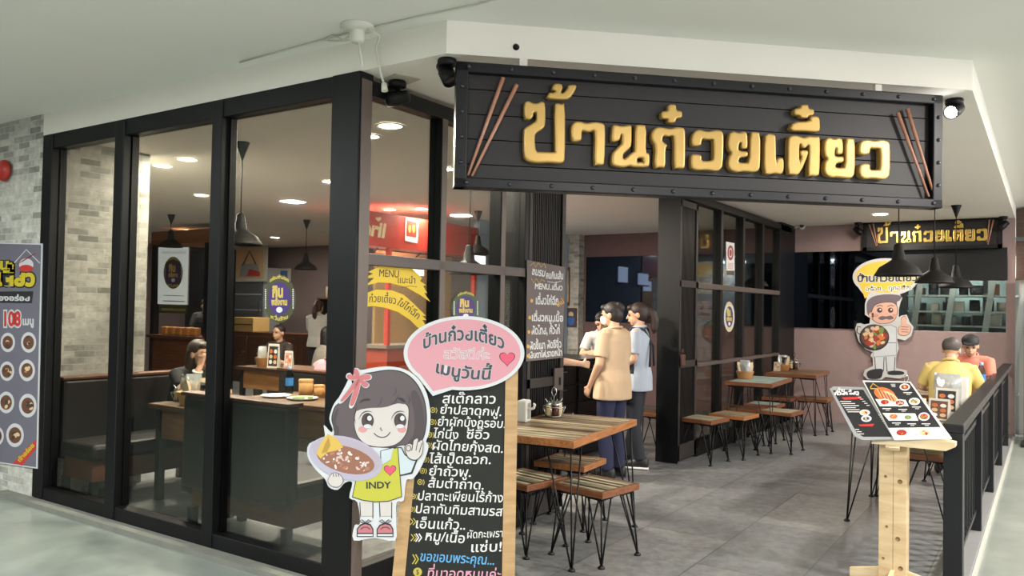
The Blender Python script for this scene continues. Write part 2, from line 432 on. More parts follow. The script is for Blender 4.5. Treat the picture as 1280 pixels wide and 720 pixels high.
# ================================================================== THE SETTING
CEIL = 2.83; FX = -3.12; FY = 3.16; BACK = 12.2
M_white = mat('white_paint', '#ece7de', .75, noise=.03, scale=3)
M_ceil = mat('ceiling_paint', '#e3e3dd', .8, noise=.03, scale=2)
M_black = mat('black_frame', '#0b0b0d', .45, noise=.15, scale=6, spec=.28)
M_door = mat('dark_brown_metal', '#2b2523', .5, noise=.1, scale=8)
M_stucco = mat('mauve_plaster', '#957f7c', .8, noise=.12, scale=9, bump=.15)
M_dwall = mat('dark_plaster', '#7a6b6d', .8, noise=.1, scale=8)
M_glass = mat_glass('window_glass', '#dcdedb', .19)
M_brick = mat_brick('grey_brick', [(0, '#908f88'), (.14, '#b0aea6'), (.45, '#cbc8bf'), (1, '#dad7cd')], '#c2bfb6', .17, .052, 'wall', mort=.003)
M_brick_side = M_brick
M_tile = mat_brick('floor_tile', [(0, '#74777a'), (.5, '#7f8182'), (1, '#8b8c8b')], '#565856', 1.2, .6, (0, 0, PI/2), rough=.36, mort=.005, bump=.04)
def terrazzo():
    m, nt, b, new, link = _nodes('terrazzo', .28)
    mp = mapped(nt); n = new('ShaderNodeTexNoise'); n.inputs['Scale'].default_value = 2.2; n.inputs['Detail'].default_value = 9; n.inputs['Roughness'].default_value = .7
    link(mp.outputs[0], n.inputs['Vector']); r = ramp(nt, [(.3, '#777d77'), (.7, '#8c928b')]); link(n.outputs['Fac'], r.inputs[0])
    v = new('ShaderNodeTexVoronoi'); v.inputs['Scale'].default_value = 60; link(mp.outputs[0], v.inputs['Vector'])
    r2 = ramp(nt, [(.05, '#8f8d84'), (.2, '#ffffff')]); link(v.outputs['Distance'], r2.inputs[0])
    mx = new('ShaderNodeMix'); mx.data_type = 'RGBA'; mx.blend_type = 'MULTIPLY'; mx.inputs['Factor'].default_value = .5
    link(r.outputs[0], mx.inputs['A']); link(r2.outputs[0], mx.inputs['B']); link(mx.outputs['Result'], b.inputs['Base Color']); return m
M_terr = terrazzo()

def poly_slab(pts, z0, z1):
    mb = MB(); mb.prism([(x, y, z1) for x, y in pts], (0, 0, z0-z1)); return mb
struct('floor', MB().span((-20, -5, -.1), (9, 17, 0)), M_terr)
struct('floor_tile', poly_slab([(-18, 4.05), (-6.5, 4.05), (-6.5, FY+.02), (-3.13, FY+.02), (-2.7, 3.2), (-.40, 4.3), (-.40, BACK), (-18, BACK)], -.02, .004), M_tile)
struct('ceiling', MB().span((-20, -5, 3.0), (9, 17, 3.1)), M_ceil)
struct('ceiling_bulkhead', poly_slab([(-18, 4.05), (-6.52, 4.05), (-6.52, FY), (-2.53, FY), (-.36, 5.2), (-.36, BACK+.2), (-18, BACK+.2)], CEIL, 3.02), M_white)
struct('wall_left', MB().span((-12, FY, 0), (-6.52, 4.05, 3.0)), M_brick)
struct('wall_left_return', MB().span((-6.52, FY+.12, 0), (-6.505, 4.05, CEIL)), M_brick_side)
# back wall with an opening into the store room behind
OX0, OX1, OZ0, OZ1 = -1.75, -.46, 1.345, 2.03
wb = MB()
wb.span((-3.2, BACK, 0), (OX0, BACK+.2, CEIL)); wb.span((OX0, BACK, 0), (OX1, BACK+.2, OZ0)); wb.span((OX0, BACK, OZ1), (OX1, BACK+.2, CEIL))
wb.span((OX1, BACK, 0), (-.36, BACK+.2, CEIL))
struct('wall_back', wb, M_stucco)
struct('wall_back_inner', MB().span((-6.97, BACK, 0), (-3.2, BACK+.2, CEIL)), mat('shaded_mauve', '#6e5656', .8, noise=.12, scale=9))  # same mauve plaster, with the shade inside the glazing put into its colour
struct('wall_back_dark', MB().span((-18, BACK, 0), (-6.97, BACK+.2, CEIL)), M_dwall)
struct('wall_far_side', MB().span((-16.6, 4.05, 0), (-16.4, BACK, CEIL)), M_dwall)
struct('column', MB().span((-6.97, 12.02, 0), (-6.65, BACK, CEIL)), M_brick)
struct('wall_store_room', MB().span((-2.6, 13.6, 0), (-.2, 13.7, 2.6)).span((-2.6, BACK+.2, 2.55), (-.2, 13.7, 2.6)), mat('store_grey', '#59605f', .7))
# mall wall past the railing
struct('wall_right', MB().span((-.33, 12.75, 0), (9, 12.95, 3.0)), mat('mall_white', '#c9c6bd', .6))
struct('trim_1', MB().span((-.36, 12.5, 2.05), (-.16, 12.75, 2.98)).span((-.155, 12.55, 2.08), (3, 12.75, 2.98)), mat_wood('brown_cladding', '#4b382e', '#5f493c', .6))
struct('trim_2', MB().span((-6.9, 3.07, 0), (-3.1, 3.2, .035)), mat('cement_strip', '#77776f', .8, noise=.2, scale=12))

struct('wall_unseen_opposite', MB().span((-20, -4.9, 0), (9, -4.7, 3.0)), mat('unseen_wall_grey', '#66645d', .6))  # unseen wall added to keep world light out of the glass reflections
struct('wall_unseen_far', MB().span((-20, -5, 0), (-19.8, 4, 3.0)), mat('unseen_wall_grey'))  # unseen end wall added to hide the bright world gap mirrored in the windows
# ---- glazed front, left wing (plane y = FY)
posts = [(-6.50, -6.36), (-5.50, -5.385), (-4.40, -4.30)]
mb = MB(); mb.span((-6.50, FY, .03), (-3.12, FY+.1, .125), ch=.006); mb.span((-6.50, FY, 2.715), (-3.12, FY+.1, 2.83), ch=.004)
struct('trim_3', mb, M_black)
for i, (a, b) in enumerate(posts): struct('trim_%d' % (4+i), MB().span((a, FY-.01, .04), (b, FY+.11, 2.82), ch=.006).span((b, FY+.05, .12), (b+.012, FY+.075, 2.72)), M_black)
struct('trim_7', MB().span((-3.33, FY-.012, 0), (-3.118, FY+.085, 2.83), ch=.006), M_black)
M_sheen = mat('brown_sheen_strip', '#63564f', .4, noise=.06, scale=4)  # warm reflection on the right faces of black posts, put into colour
struct('trim_sheen', MB().span((-3.118, FY+.004, .02), (-3.112, FY+.082, 2.79)), M_sheen)
bays = [(-6.36, -5.50), (-5.385, -4.40), (-4.30, -3.33)]
for i, (a, b) in enumerate(bays): struct('window_%d' % (1+i), MB().span((a, FY+.05, .12), (b, FY+.06, 2.72)), M_glass)
# ---- right wing (plane x = FX), then the folding doors, then the far windows
M_trans = mat('grey_brown_metal', '#524845', .45, noise=.1, scale=6)
mb = MB(); mb.span((FX-.1, FY+.08, 2.715), (FX, 12.0, 2.80), ch=.004); mb.span((FX-.1, FY+.08, .004), (FX, 4.86, .12), ch=.004); mb.span((FX-.1, 8.28, .004), (FX, 12.0, .16), ch=.004)
struct('trim_8', mb, M_black)
k = 9
for a, b in ((3.87, 3.925), (4.53, 4.585), (4.84, 4.90), (8.98, 9.06), (9.78, 9.86), (10.59, 10.67), (11.39, 11.48)):
    struct('trim_%d' % k, MB().span((FX-.1, a, .1), (FX, b, 2.72), ch=.004), M_black); k += 1
    if b < 4.8: struct('trim_sheen', MB().span((FX, a+.004, .12), (FX+.005, b-.002, 2.715)), M_sheen)
mb = MB(); mb.span((FX-.06, FY+.08, 1.775), (FX+.005, 4.86, 1.838), ch=.004); mb.span((FX-.06, 8.28, 1.80), (FX+.005, 11.4, 1.86), ch=.004); mb.span((FX-.06, 8.28, .96), (FX+.003, 11.4, 1.0), ch=.004)
struct('trim_%d' % k, mb, M_trans); k += 1
n = 4
for a, b in ((FY+.085, 3.87), (3.925, 4.53), (4.585, 4.84), (8.28, 8.98), (9.06, 9.78), (9.86, 10.59), (10.67, 11.39)):
    struct('window_%d' % n, MB().span((FX-.055, a, .12), (FX-.045, b, 2.72)), M_glass); n += 1
struct('wall_end', MB().span((FX-.1, 11.48, 0), (FX, BACK, CEIL)), M_black)

def leaf(x, y0, y1, parent):
    fr = MB(); z0, z1 = .03, 2.70
    for y in (y0, y1-.05): fr.span((x, y, z0), (x+.045, y+.05, z1), ch=.003)
    for z in (z0, .97, 1.80, z1-.07): fr.span((x, y0, z), (x+.045, y1, z+.07 if z != z0 else z+.16), ch=.003)
    lf = fr.build('leaf_frame', M_door, parent)
    sl = MB(); y = y0+.055
    while y < y1-.06:
        sl.span((x+.01, y, z0+.1), (x+.032, y+.016, z1-.02)); y += .026
    sl.span((x+.014, y0+.04, z0+.1), (x+.02, y1-.04, z1-.02))
    sl.build('louvre_slat_panel', M_black, lf); return lf
for nm, y0, y1 in (('door_1', 4.90, 5.43), ('door_2', 7.76, 8.27)):
    d = thing(nm, 'x', 'door', (FX, y0, 0)); del d['label']; del d['category']; d['kind'] = 'structure'
    for q in range(4): leaf(FX-.05-q*.058, y0+.004*q, y1-.004*q, d)
    MB().span((FX-.24, y0-.012, .01), (FX, y0-.001, 2.715)).build('end_plate', M_black, d)
    if nm == 'door_2':
        pl = MB().span((FX+.001, 7.775, 1.0), (FX+.03, 7.86, 1.11), ch=.006)
        pl.tube([(FX+.016, 7.80, 1.11), (FX+.016, 7.80, 1.15), (FX+.016, 7.8175, 1.165), (FX+.016, 7.835, 1.15), (FX+.016, 7.835, 1.11)], .005, 6)
        pl.build('padlock', mat('copper_brown', '#6b4c40', .45, .4), d)
    else:
        pb = MB().span((FX-.004, 5.27, .93), (FX+.012, 5.40, 1.10), ch=.003); pb.build('lock_plate', M_trans, d)
        MB().span((FX+.0125, 5.33, .97), (FX+.016, 5.355, 1.03)).build('keyhole', M_black, d)

# ================================================================== THE SIGN AND ITS SPOTLIGHTS
S0 = Vector((-2.47, 3.165, 0)); S1 = Vector((-.51, 5.035, 0)); SU = (S1-S0).normalized(); SN = Vector((SU.y, -SU.x, 0)); SL = (S1-S0).length
SZ0, SZ1 = 2.145, 2.775
M_gold = mat('gold_letter', '#bf9c58', .36, .4, noise=.05)
M_plank = mat_wood('dark_sign_wood', '#0c090a', '#181214', .52, (4, 50, 50))
M_rivet = mat('rivet_steel', '#46464c', .35, .8)
M_stick = mat_wood('chopstick_wood', '#a8745e', '#c08a72', .35, (10, 10, 10), .3)
sign = thing('restaurant_sign', 'long black wooden sign with big gold Thai letters over the entrance', 'sign', (S0+S1)/2+Vector((0, 0, SZ0)))
def sp(u, z, d=0.0): return S0+SU*u+SN*d+Vector((0, 0, z))
SR = Matrix((SU, -SN, Vector((0, 0, 1)))).transposed()
pb = MB(); nP = 5; ph = (SZ1-SZ0)/nP
for i in range(nP): pb.box(sp(SL/2, SZ0+(i+.5)*ph, -.03), (SL-.02, .04, ph-.003), M=SR, ch=.002)
pb.build('plank_panel', M_plank, sign)
fb = MB()
for z in (SZ0+.026, SZ1-.026): fb.box(sp(SL/2, z, -.012), (SL, .09, .052), M=SR, ch=.006)
for u in (.03, SL-.03): fb.box(sp(u, (SZ0+SZ1)/2, -.012), (.06, .09, SZ1-SZ0), M=SR, ch=.006)
fb.build('sign_frame', mat('sign_frame_metal', '#0d0e12', .38, .3), sign)
for i in range(13):
    for z in (SZ0+.026, SZ1-.026): MB().ell(sp(.06+(SL-.12)*i/12, z, .034), (.011, .011, .011), n=8, m=6).build('rivet', M_rivet, sign)
for i in range(1, 5):
    for u in (.03, SL-.03): MB().ell(sp(u, SZ0+(SZ1-SZ0)*i/5, .034), (.011, .011, .011), n=8, m=6).build('rivet', M_rivet, sign)
for u in (.35, SL-.35): MB().box(sp(u, (SZ1+CEIL)/2-.01, -.045), (.04, .02, CEIL-SZ1+.03), M=SR).build('mounting_bracket', M_white, sign)
for a, b in (((629, 97), (585, 219)), ((646, 106), (590, 220)), ((1122, 141), (1161, 246)), ((1134, 136), (1168, 245))):
    p, q = hit(*a, sp(0, 0, .02), SN), hit(*b, sp(0, 0, .02), SN)
    MB().tube([p, q], [.011, .006], 8).build('chopstick', M_stick, sign)
def tr(o, s, pts): return [(o[0]+x/s, o[1]+y/s) for x, y in pts]
A_, B_, C_, D_, E_ = ((645, 95), 6.0), ((755, 115), 6.545), ((855, 120), 6.545), ((950, 120), 6.545), ((1015, 130), 6.545)
LET = [
 (A_, [(65,315),(65,200),(95,188),(120,205),(160,208),(195,190),(218,210),(218,365),(200,395),(142,428),(138,480),(148,570),(200,572),(292,575),(298,560),(292,215),(312,205),(335,213),(366,208),(366,620),(345,655),(240,645),(150,650),(85,635),(62,600),(60,405),(75,385),(145,345),(158,325),(158,272),(130,270),(124,310),(100,325)], None),
 (A_, [(232,165),(250,125),(285,128),(300,112),(272,100),(285,58),(340,60),(350,85),(332,128),(355,132),(385,100),(395,68),(455,68),(440,110),(400,170),(330,175)], None),
 (A_, [(420,485),(415,380),(440,345),(480,342),(530,358),(590,345),(650,355),(668,380),(662,655),(640,668),(615,662),(590,668),(598,420),(575,405),(545,420),(500,405),(490,420),(490,480),(455,490)], None),
 (B_, [(62,400),(70,280),(90,268),(140,282),(215,270),(225,290),(222,440),(200,465),(155,505),(152,540),(170,550),(215,510),(240,490),(255,485),(258,275),(290,268),(345,275),(338,495),(370,505),(370,600),(345,612),(235,610),(215,600),(185,608),(150,615),(75,600),(65,575),(70,500),(100,470),(130,440),(150,420),(150,350),(135,345),(128,390),(90,405)], [(268,540),(320,535),(325,580),(300,574),(268,580)]),
 (B_, [(412,620),(425,440),(390,390),(392,330),(420,295),(460,288),(540,305),(600,288),(650,295),(662,330),(660,600),(650,625),(600,620),(575,625),(578,370),(555,352),(520,362),(490,352),(475,375),(475,405),(520,435),(500,460),(500,620),(460,612)], None),
 (B_, [(525,105),(585,100),(590,155),(635,155),(638,208),(590,212),(580,250),(520,248),(525,215),(470,215),(470,160),(525,158)], None),
 (C_, [(65,400),(65,330),(90,290),(125,275),(190,295),(270,278),(310,290),(322,330),(315,570),(290,605),(260,612),(185,600),(110,605),(65,590),(58,560),(60,480),(100,478),(140,485),(140,530),(190,535),(235,528),(245,500),(245,360),(230,350),(190,352),(150,345),(140,370),(138,400),(100,408)], None),
 (C_, [(370,440),(362,380),(372,310),(400,290),(450,305),(490,290),(515,305),(518,420),(500,432),(470,425),(472,378),(450,380),(440,440),(470,455),(518,455),(520,495),(455,500),(440,540),(470,550),(540,548),(545,300),(580,295),(622,305),(620,580),(600,615),(560,620),(490,612),(430,622),(385,605),(362,570),(370,500),(395,465)], None),
 (D_, [(35,630),(40,330),(70,308),(120,318),(125,345),(128,550),(150,505),(190,510),(192,600),(175,640),(120,628),(80,640)], None),
 (D_, [(230,635),(232,360),(245,330),(290,322),(330,335),(360,345),(400,328),(440,335),(480,330),(488,360),(485,640),(460,655),(420,648),(395,655),(408,410),(390,397),(370,425),(345,420),(335,392),(318,395),(318,550),(345,500),(330,480),(330,445),(390,445),(390,480),(345,590),(310,645),(270,640)], None),
 (D_, [(240,280),(270,215),(410,208),(412,170),(450,165),(485,175),(488,280),(465,292),(380,285)], None),
 (D_, [(335,75),(390,70),(395,105),(440,110),(438,155),(395,160),(385,180),(335,175),(325,155),(280,150),(282,105),(330,100)], None),
 (E_, [(108,425),(100,370),(105,295),(140,272),(180,290),(220,275),(250,295),(252,400),(230,412),(200,405),(203,362),(188,362),(182,425),(215,432),(255,430),(258,475),(200,482),(185,515),(215,525),(275,520),(275,285),(310,280),(350,290),(348,570),(320,605),(280,605),(200,595),(160,600),(115,580),(102,545),(105,475),(130,448)], None),
 (E_, [(385,405),(388,325),(410,300),(450,292),(510,305),(570,292),(620,305),(636,335),(635,575),(605,612),(570,615),(495,605),(430,612),(390,585),(388,505),(420,488),(472,492),(472,540),(520,542),(560,540),(560,370),(540,360),(500,362),(475,358),(470,405),(430,415)], None)]
def chaikin(p):
    o = []
    for i in range(len(p)):
        a, b = p[i], p[(i+1) % len(p)]
        o += [(a[0]*.78+b[0]*.22, a[1]*.78+b[1]*.22), (a[0]*.22+b[0]*.78, a[1]*.22+b[1]*.78)]
    return o
LUV = []                                    # the letters' outlines in metres on the sign: (along, up)
for (o, s), pts, hole in LET:
    def uv(q):
        r = []
        for x, y in tr(o, s, q):
            h = hit(x, y, sp(0, 0, .03), SN); r.append(((h-S0).dot(SU), h.z))
        return r
    LUV.append((chaikin(uv(pts)), chaikin(uv(hole)) if hole else None))
def letter_mesh(loops, to3, depth, bev):
    """raised letter: bevelled extrusion of a flat outline"""
    cu = bpy.data.curves.new('l', 'CURVE'); cu.dimensions = '2D'; cu.fill_mode = 'BOTH'; cu.extrude = depth/2; cu.bevel_depth = bev; cu.bevel_resolution = 2; cu.offset = -bev*.8
    for p in loops:
        sl = cu.splines.new('POLY'); sl.points.add(len(p)-1); sl.use_cyclic_u = True
        for q, (x, y) in zip(sl.points, p): q.co = (x, y, 0, 1)
    o = bpy.data.objects.new('l', cu); COL.objects.link(o); bpy.context.view_layer.update()
    me = bpy.data.meshes.new_from_object(o.evaluated_get(bpy.context.evaluated_depsgraph_get()))
    mb = MB(); mb.add([to3(v.co) for v in me.vertices], [list(p.vertices) for p in me.polygons])
    bpy.data.objects.remove(o); bpy.data.curves.remove(cu); bpy.data.meshes.remove(me); return mb
for out, hole in LUV:
    m_ = letter_mesh([out]+([hole] if hole else []), lambda c: sp(c.x, c.y, .012+c.z), .03, .010)
    m_.build('gold_letter', M_gold, sign)

def spotlight(label, base, aim, on=0.0, pale=False, rod=.05):
    """black track spotlight: round ceiling base, forked arm, can pointing at aim"""
    base, aim = Vector(base), Vector(aim)
    t = thing('spotlight', label, 'spotlight', base)
    mb_ = M_black
    MB().lathe([(0, 0), (.045, 0), (.05, -.008), (.05, -.03), (.044, -.036), (0, -.036)], base, 20).build('mounting_base', mb_, t)
    piv = base+Vector((0, 0, -.036-rod)); d = (aim-piv).normalized(); side = d.cross(Vector((0, 0, 1))).normalized()
    for s_ in (-1, 1): MB().tube([base+side*s_*.018+Vector((0, 0, -.03)), piv+side*s_*.018+Vector((0, 0, .02)), piv+side*s_*.04], .006, 6).build('fork_arm', mb_, t)
    R = d.to_track_quat('Z', 'Y').to_matrix()
    MB().lathe([(0, -.07), (.03, -.07), (.036, -.062), (.036, -.02), (.042, -.018), (.042, .055), (.038, .06), (.036, .05), (.034, .03), (0, .03)], piv, 20, R=R).build('can', mb_, t)
    lens = MB().lathe([(0, .045), (.034, .045)], piv, 20, R=R)
    lens.build('lens', mat('lamp_lens_lit', '#fdfcff', .3, emit=30) if on else mat('lamp_lens_dark', '#33363c', .1), t)
    if on:
        I = XF[t.name].inverted()
        lamp(t, 'SPOT', I @ (piv+d*.07), on, (.92, .95, 1), .03, (-d).to_track_quat('Z', 'Y').to_euler(), 1.1, .7)
    return t
p = at_z(559, 74, CEIL); spotlight('unlit black spotlight at the gold sign end near the glazed corner', p, p+SU*.05+SN*.06+Vector((0, 0, -.2)), rod=.04)
p = at_z(1193, 124, CEIL); spotlight('lit black spotlight shining on the end of the gold sign', p, sp(SL-.12, 2.58, 0), 14.0, rod=.03)
p = at_z(497, 100, CEIL); spotlight('black spotlight on a square plate above the glazed corner', p+Vector((0, 0, -.008)), p+Vector((-.14, -.05, -.12)), rod=.06)
tag(MB().box(p+Vector((.01, 0, -.003)), (.2, .16, .006), -.3, ch=.002).build('ceiling_plate', mat('ceiling_plate_white', '#bdb7a8', .6), loc=p), 'square white plate in the soffit above the black corner frame', 'ceiling plate')

# ================================================================== FURNITURE
TH, SH = .77, .456
M_iron = mat('hairpin_iron', '#0c0c0d', .45, .3)
M_edge = mat_wood('red_brown_wood', '#5f3a26', '#8a5636', .4, (6, 60, 60), .15)
M_edge_y = mat_wood('orange_brown_wood', '#8a5630', '#b57a4a', .4, (60, 6, 60), .15)
M_top_a = mat_strips('strips_weathered', .035, ['#a08a6c', '#c0b498', '#745a40', '#d2c8ac', '#5f4836', '#aa9e82', '#dcd4ba', '#8a785a'], 1)
M_top_b = mat_strips('strips_green_cream', .032, ['#98957a', '#dcd4b4', '#4a3024', '#bcc3a4', '#5d4030', '#e4dfc2', '#756448'], 1)
M_top_c = mat_strips('strips_pale', .05, ['#b9b49c', '#cfcab2', '#a5a087', '#c4c0a6'], 1)
M_top_d = mat_strips('strips_brown', .04, ['#6d5138', '#7d6044', '#8a6d4d', '#5f452f'], 1)
M_top_e = mat_strips('strips_pale_blue', .045, ['#b7cfcb', '#c7dbd6', '#a3bdb8', '#d2e0da', '#8fa9a4'], 1)

def hairpin(mb_or_none, x, y, dx, dy, h, spread, parent, splay=.03):
    """three thin rods running down from the top plate to one foot"""
    m = MB(); fx, fy = x+dx*splay, y+dy*splay
    for a, b in ((0, 0), (-dx*spread, 0), (0, -dy*spread)):
        m.tube([(x+a, y+b, h), (fx+a*.04, fy+b*.04, .02)], .0055, 6)
    m.lathe([(0, 0), (.022, 0), (.022, .008), (.01, .02), (0, .022)], (fx, fy, 0), 12)
    m.box((x-dx*spread*.5, y-dy*.01, h-.004), (spread+.03, .03, .008)).box((x-dx*.01, y-dy*spread*.5, h-.004), (.03, spread+.03, .008))
    return m.build('leg', M_iron, parent, world=False)
def furniture(name, label, cat, loc, rz, w, d, h, topm, edgem, group, spread, th=.045):
    t = thing(name, label, cat, loc, rz, group)
    seat = 'seat' if name == 'wooden_stool' else 'tabletop'
    ed = MB(); b = .028
    for s in (-1, 1):
        ed.box((0, s*(d/2-b/2), h-th/2), (w, b, th), ch=.003); ed.box((s*(w/2-b/2), 0, h-th/2), (b, d-2*b, th), ch=.003)
    tp = MB().box((0, 0, h-th/2), (w-2*b+.002, d-2*b+.002, th-.003), ch=.002).build(seat, topm, t, world=False)
    ed.build('edge_trim', edgem, tp, world=False)
    MB().box((0, 0, h-th-.006), (w-.05, d-.05, .012)).build('under_frame', M_iron, t, world=False)
    for sx in (-1, 1):
        for sy in (-1, 1): hairpin(None, sx*(w/2-.035), sy*(d/2-.035), sx, sy, h-th-.012, spread, t)
    return t
GT = 'hairpin legged tables'; GS = 'hairpin legged stools'
def table(label, x, y, rz, w, d, topm, edgem=M_edge): return furniture('dining_table', label, 'table', (x, y, .004), rz, w, d, TH-.004, topm, edgem, GT, .16)
def stool(label, x, y, rz, topm, s=.40, edgem=M_edge): return furniture('wooden_stool', label, 'stool', (x, y, .004), rz, s, s*.98, SH-.004, topm, edgem, GS, .10, .04)
T1 = table('wooden table with weathered strips and bright orange edge beside the chalk menu board', -2.735, 4.73, math.radians(6), .68, 1.14, M_top_a, M_edge_y)
T2 = table('wooden table with a pale blue striped top beside the dark glazed screen', -2.815, 9.49, math.radians(3), .52, 1.04, M_top_e)
T3 = table('brown wooden table near the mauve back wall holding a dark condiment caddy', -2.79, 11.15, math.radians(3), .62, 1.0, M_top_d)
T4 = table('wooden table behind the slanted menu lectern along the railing', -.92, 6.95, 0, .68, 1.0, M_top_a)
T6 = table('small table pushed up to the far end of the lectern table', -.90, 7.86, 0, .66, .76, M_top_a)
T5 = table('wooden table between the yellow shirt and the salmon shirt', -.84, 9.35, 0, .68, 1.0, M_top_a)
stool('stool with cream and green striped seat in front of the orange edged table', -2.385, 4.57, math.radians(-9), M_top_b)
stool('striped stool half hidden by the chalk menu board', -2.845, 4.46, math.radians(-10), M_top_b)
stool('striped stool tucked under the orange edged table behind the beige shirt', -2.90, 5.16, math.radians(4), M_top_a, .40, M_edge_y)
stool('pale seated stool standing by the folded door with the padlock', -2.98, 8.08, math.radians(-8), M_top_c)
stool('orange brown striped stool beside the pale stool at the folded door', -2.83, 8.62, math.radians(-6), M_top_b, .40, M_edge_y)
stool('stool with a tan seat at the end of the pale blue table', -2.52, 9.28, math.radians(-5), M_top_c)
stool('brown stool pushed under the pale blue table', -2.92, 9.28, 0, M_top_d, .36)
stool('stool with pale grey seat under the far end of the pale blue table', -2.86, 9.86, 0, M_top_e, .38)
stool('brown stool under the table at the back wall near the glass', -2.93, 10.78, 0, M_top_d, .38)
stool('brown stool at the open corner of the back wall table', -2.55, 11.0, math.radians(2), M_top_d)
stool('wooden stool behind the timber post of the menu lectern', -.80, 7.28, math.radians(3), M_top_a)
stool('wooden stool carrying the person in the yellow shirt', -.78, 8.62, 0, M_top_d, .38)
stool('wooden stool under the person in the salmon shirt', -.71, 10.12, 0, M_top_d, .38)
stool('wooden stool inside the entrance beside the dark folded door', -3.62, 8.2, 0, M_top_d, .36)

# ---- railing along the mall side
rl = thing('railing', 'black steel railing with flat top rail along the tiled terrace edge', 'railing', (-.44, 5.1, 0))
M_rail = mat('railing_metal', '#14161a', .4, .2, noise=.1, scale=8)
RY0, RY1 = 5.06, 12.15
MB().span((-.49, RY0, .905), (-.385, RY1, .955), ch=.006).build('top_rail', M_rail, rl)
ys = [RY0, 6.55, 8.05, 9.55, 11.05]
for i, y in enumerate(ys):
    MB().span((-.485, y, .05), (-.39, y+(.1 if i == 0 else .07), .905), ch=.004).build('rail_post', M_rail, rl)
    y1 = ys[i+1] if i < 4 else RY1
    pn = thing  # each bay is one panel of balusters
    b = MB(); b.span((-.455, y+.07, .17), (-.42, y1, .20)); b.span((-.455, y+.07, .80), (-.42, y1, .83))
    b.build('panel_rail_frame', M_rail, rl)
    yy = y+.19
    while yy < y1-.06:
        MB().span((-.450, yy, .19), (-.425, yy+.022, .81)).build('baluster', M_rail, rl); yy += .125
struct('trim_kerb', MB().span((-.50, RY0-.25, 0), (-.375, BACK, .05), ch=.006), mat('kerb_grey', '#6d6f70', .6, noise=.1))
struct('trim_kerb_edge', MB().span((-.375, 4.3, 0), (-.355, BACK, .03)), mat('kerb_pale', '#a8a89f', .7))

# ---- the lectern with the slanted menu boards
M_pine = mat_wood('pale_pine', '#c3a67c', '#dcc49c', .55, (4, 4, 22))
M_pine_x = mat_wood('pale_pine_ledge', '#cdb48a', '#e6d3b0', .55, (4, 26, 26))
M_knot = mat('pine_knot', '#8a6844', .7)
LY = 4.98
le = thing('menu_lectern', 'pale pine lectern post with crossed feet in front of the railing', 'lectern', (-.725, LY, .004))
pst = MB().span((-.80, LY, .01), (-.725, LY+.045, .83), ch=.004); pst.span((-.725, LY-.002, .01), (-.655, LY+.09, .83), ch=.004)
po = pst.build('post', M_pine, le)
kn = MB()
for x, z in ((-.69, .62), (-.70, .30), (-.685, .14)): kn.lathe([(0, 0), (.013, 0), (.013, .001)], (x, LY-.0025, z), 12, R=Matrix.Rotation(PI/2, 3, 'X'))
for x, z in ((-.765, .64), (-.758, .36), (-.775, .18)): kn.lathe([(0, 0), (.008, 0), (.008, .001)], (x, LY-.0005, z), 12, R=Matrix.Rotation(PI/2, 3, 'X'))
kn.build('knot_spot', M_knot, po)
ledge = [(-.83, .825), (-.825, .87), (-.47, .88), (-.415, .872), (-.415, .85), (-.46, .825)]
MB().prism([(x, LY-.06, z) for x, z in ledge], (0, .09, 0)).build('ledge', M_pine_x, le)
for sx in (-1, 1):
    MB().prism([(-.725+sx*.03, LY+.02+sx*0, .004), (-.725+sx*.23, LY+.02, .004), (-.725+sx*.23, LY+.02, .09), (-.725+sx*.06, LY+.02, .125), (-.725+sx*.03, LY+.02, .125)], (0, .02, 0)).build('foot_board', M_pine_x, le)
for sy in (-1, 1):
    MB().prism([(-.735, LY+.02+sy*.02, .004), (-.735, LY+.02+sy*.24, .004), (-.735, LY+.02+sy*.24, .09), (-.735, LY+.02+sy*.07, .125), (-.735, LY+.02+sy*.02, .125)], (.02, 0, 0)).build('foot_board', M_pine_x, le)
# slanted plane of the boards: rises away from the ledge
LO = Vector((-.72, LY-.035, .877)); LN = Vector((0, -math.sin(math.radians(36)), math.cos(math.radians(36))))
MB().box(LO+Vector((-.10, .28, .17)), (.46, .03, .04), M=Matrix.Rotation(math.radians(36), 3, 'X')).box(LO+Vector((0, .13, .055)), (.07, .42, .02), M=Matrix.Rotation(math.radians(36), 3, 'X')).build('back_support', M_pine_x, le)
M_bd = mat('menu_black', '#2b2b2e', .35); M_wh = mat('print_white', '#e4e4e2', .45); M_gy = mat('print_grey', '#9a9ca0', .45); M_rd = mat('print_red', '#c03a38', .45)
M_or = mat('print_orange', '#c9703a', .5); M_tan = mat('print_tan', '#d8b890', .5); M_grn = mat('print_green', '#6f8a4a', .5); M_dred = mat('print_dark_red', '#9c3328', .5); M_gold2 = mat('print_gold', '#d0a840', .5)
def dish(a, cx, cy, r, l=3, food=None, plate=M_wh, ry=None):
    ry = ry or r*.62; a.poly(ellp(cx, cy, r, ry), plate, l); rng = random.Random(int(cx*31+cy*17))
    fs = food or [M_or, M_dred, M_tan, M_grn]
    a.poly(ellp(cx, cy, r*.72, ry*.68), fs[0], l+1)
    for i in range(9):
        q = rng.random()*6.28; k = rng.random()*.5
        a.poly(ellp(cx+r*k*math.cos(q), cy+ry*k*math.sin(q), r*.2, ry*.2, rng.random()*3, 10), rng.choice(fs), l+2+i*.1)
a = Art(LO+LN*.012, LN, px=True)
bl = [(1037, 486), (1042, 483), (1082, 484), (1119, 549), (1078, 550), (1068, 545)]
a.slab(bl, .006, M_gy); a.poly([(1041, 488), (1079, 487), (1115, 546), (1079, 546), (1071, 541)], M_bd, 1)
a.text('บ้าน', 1047, 490, 1056, 490, 6, M_wh, 2, .04); a.text('ก๋วยเตี๋ยว', 1043, 494, 1074, 493, 6, M_wh, 2, .06)
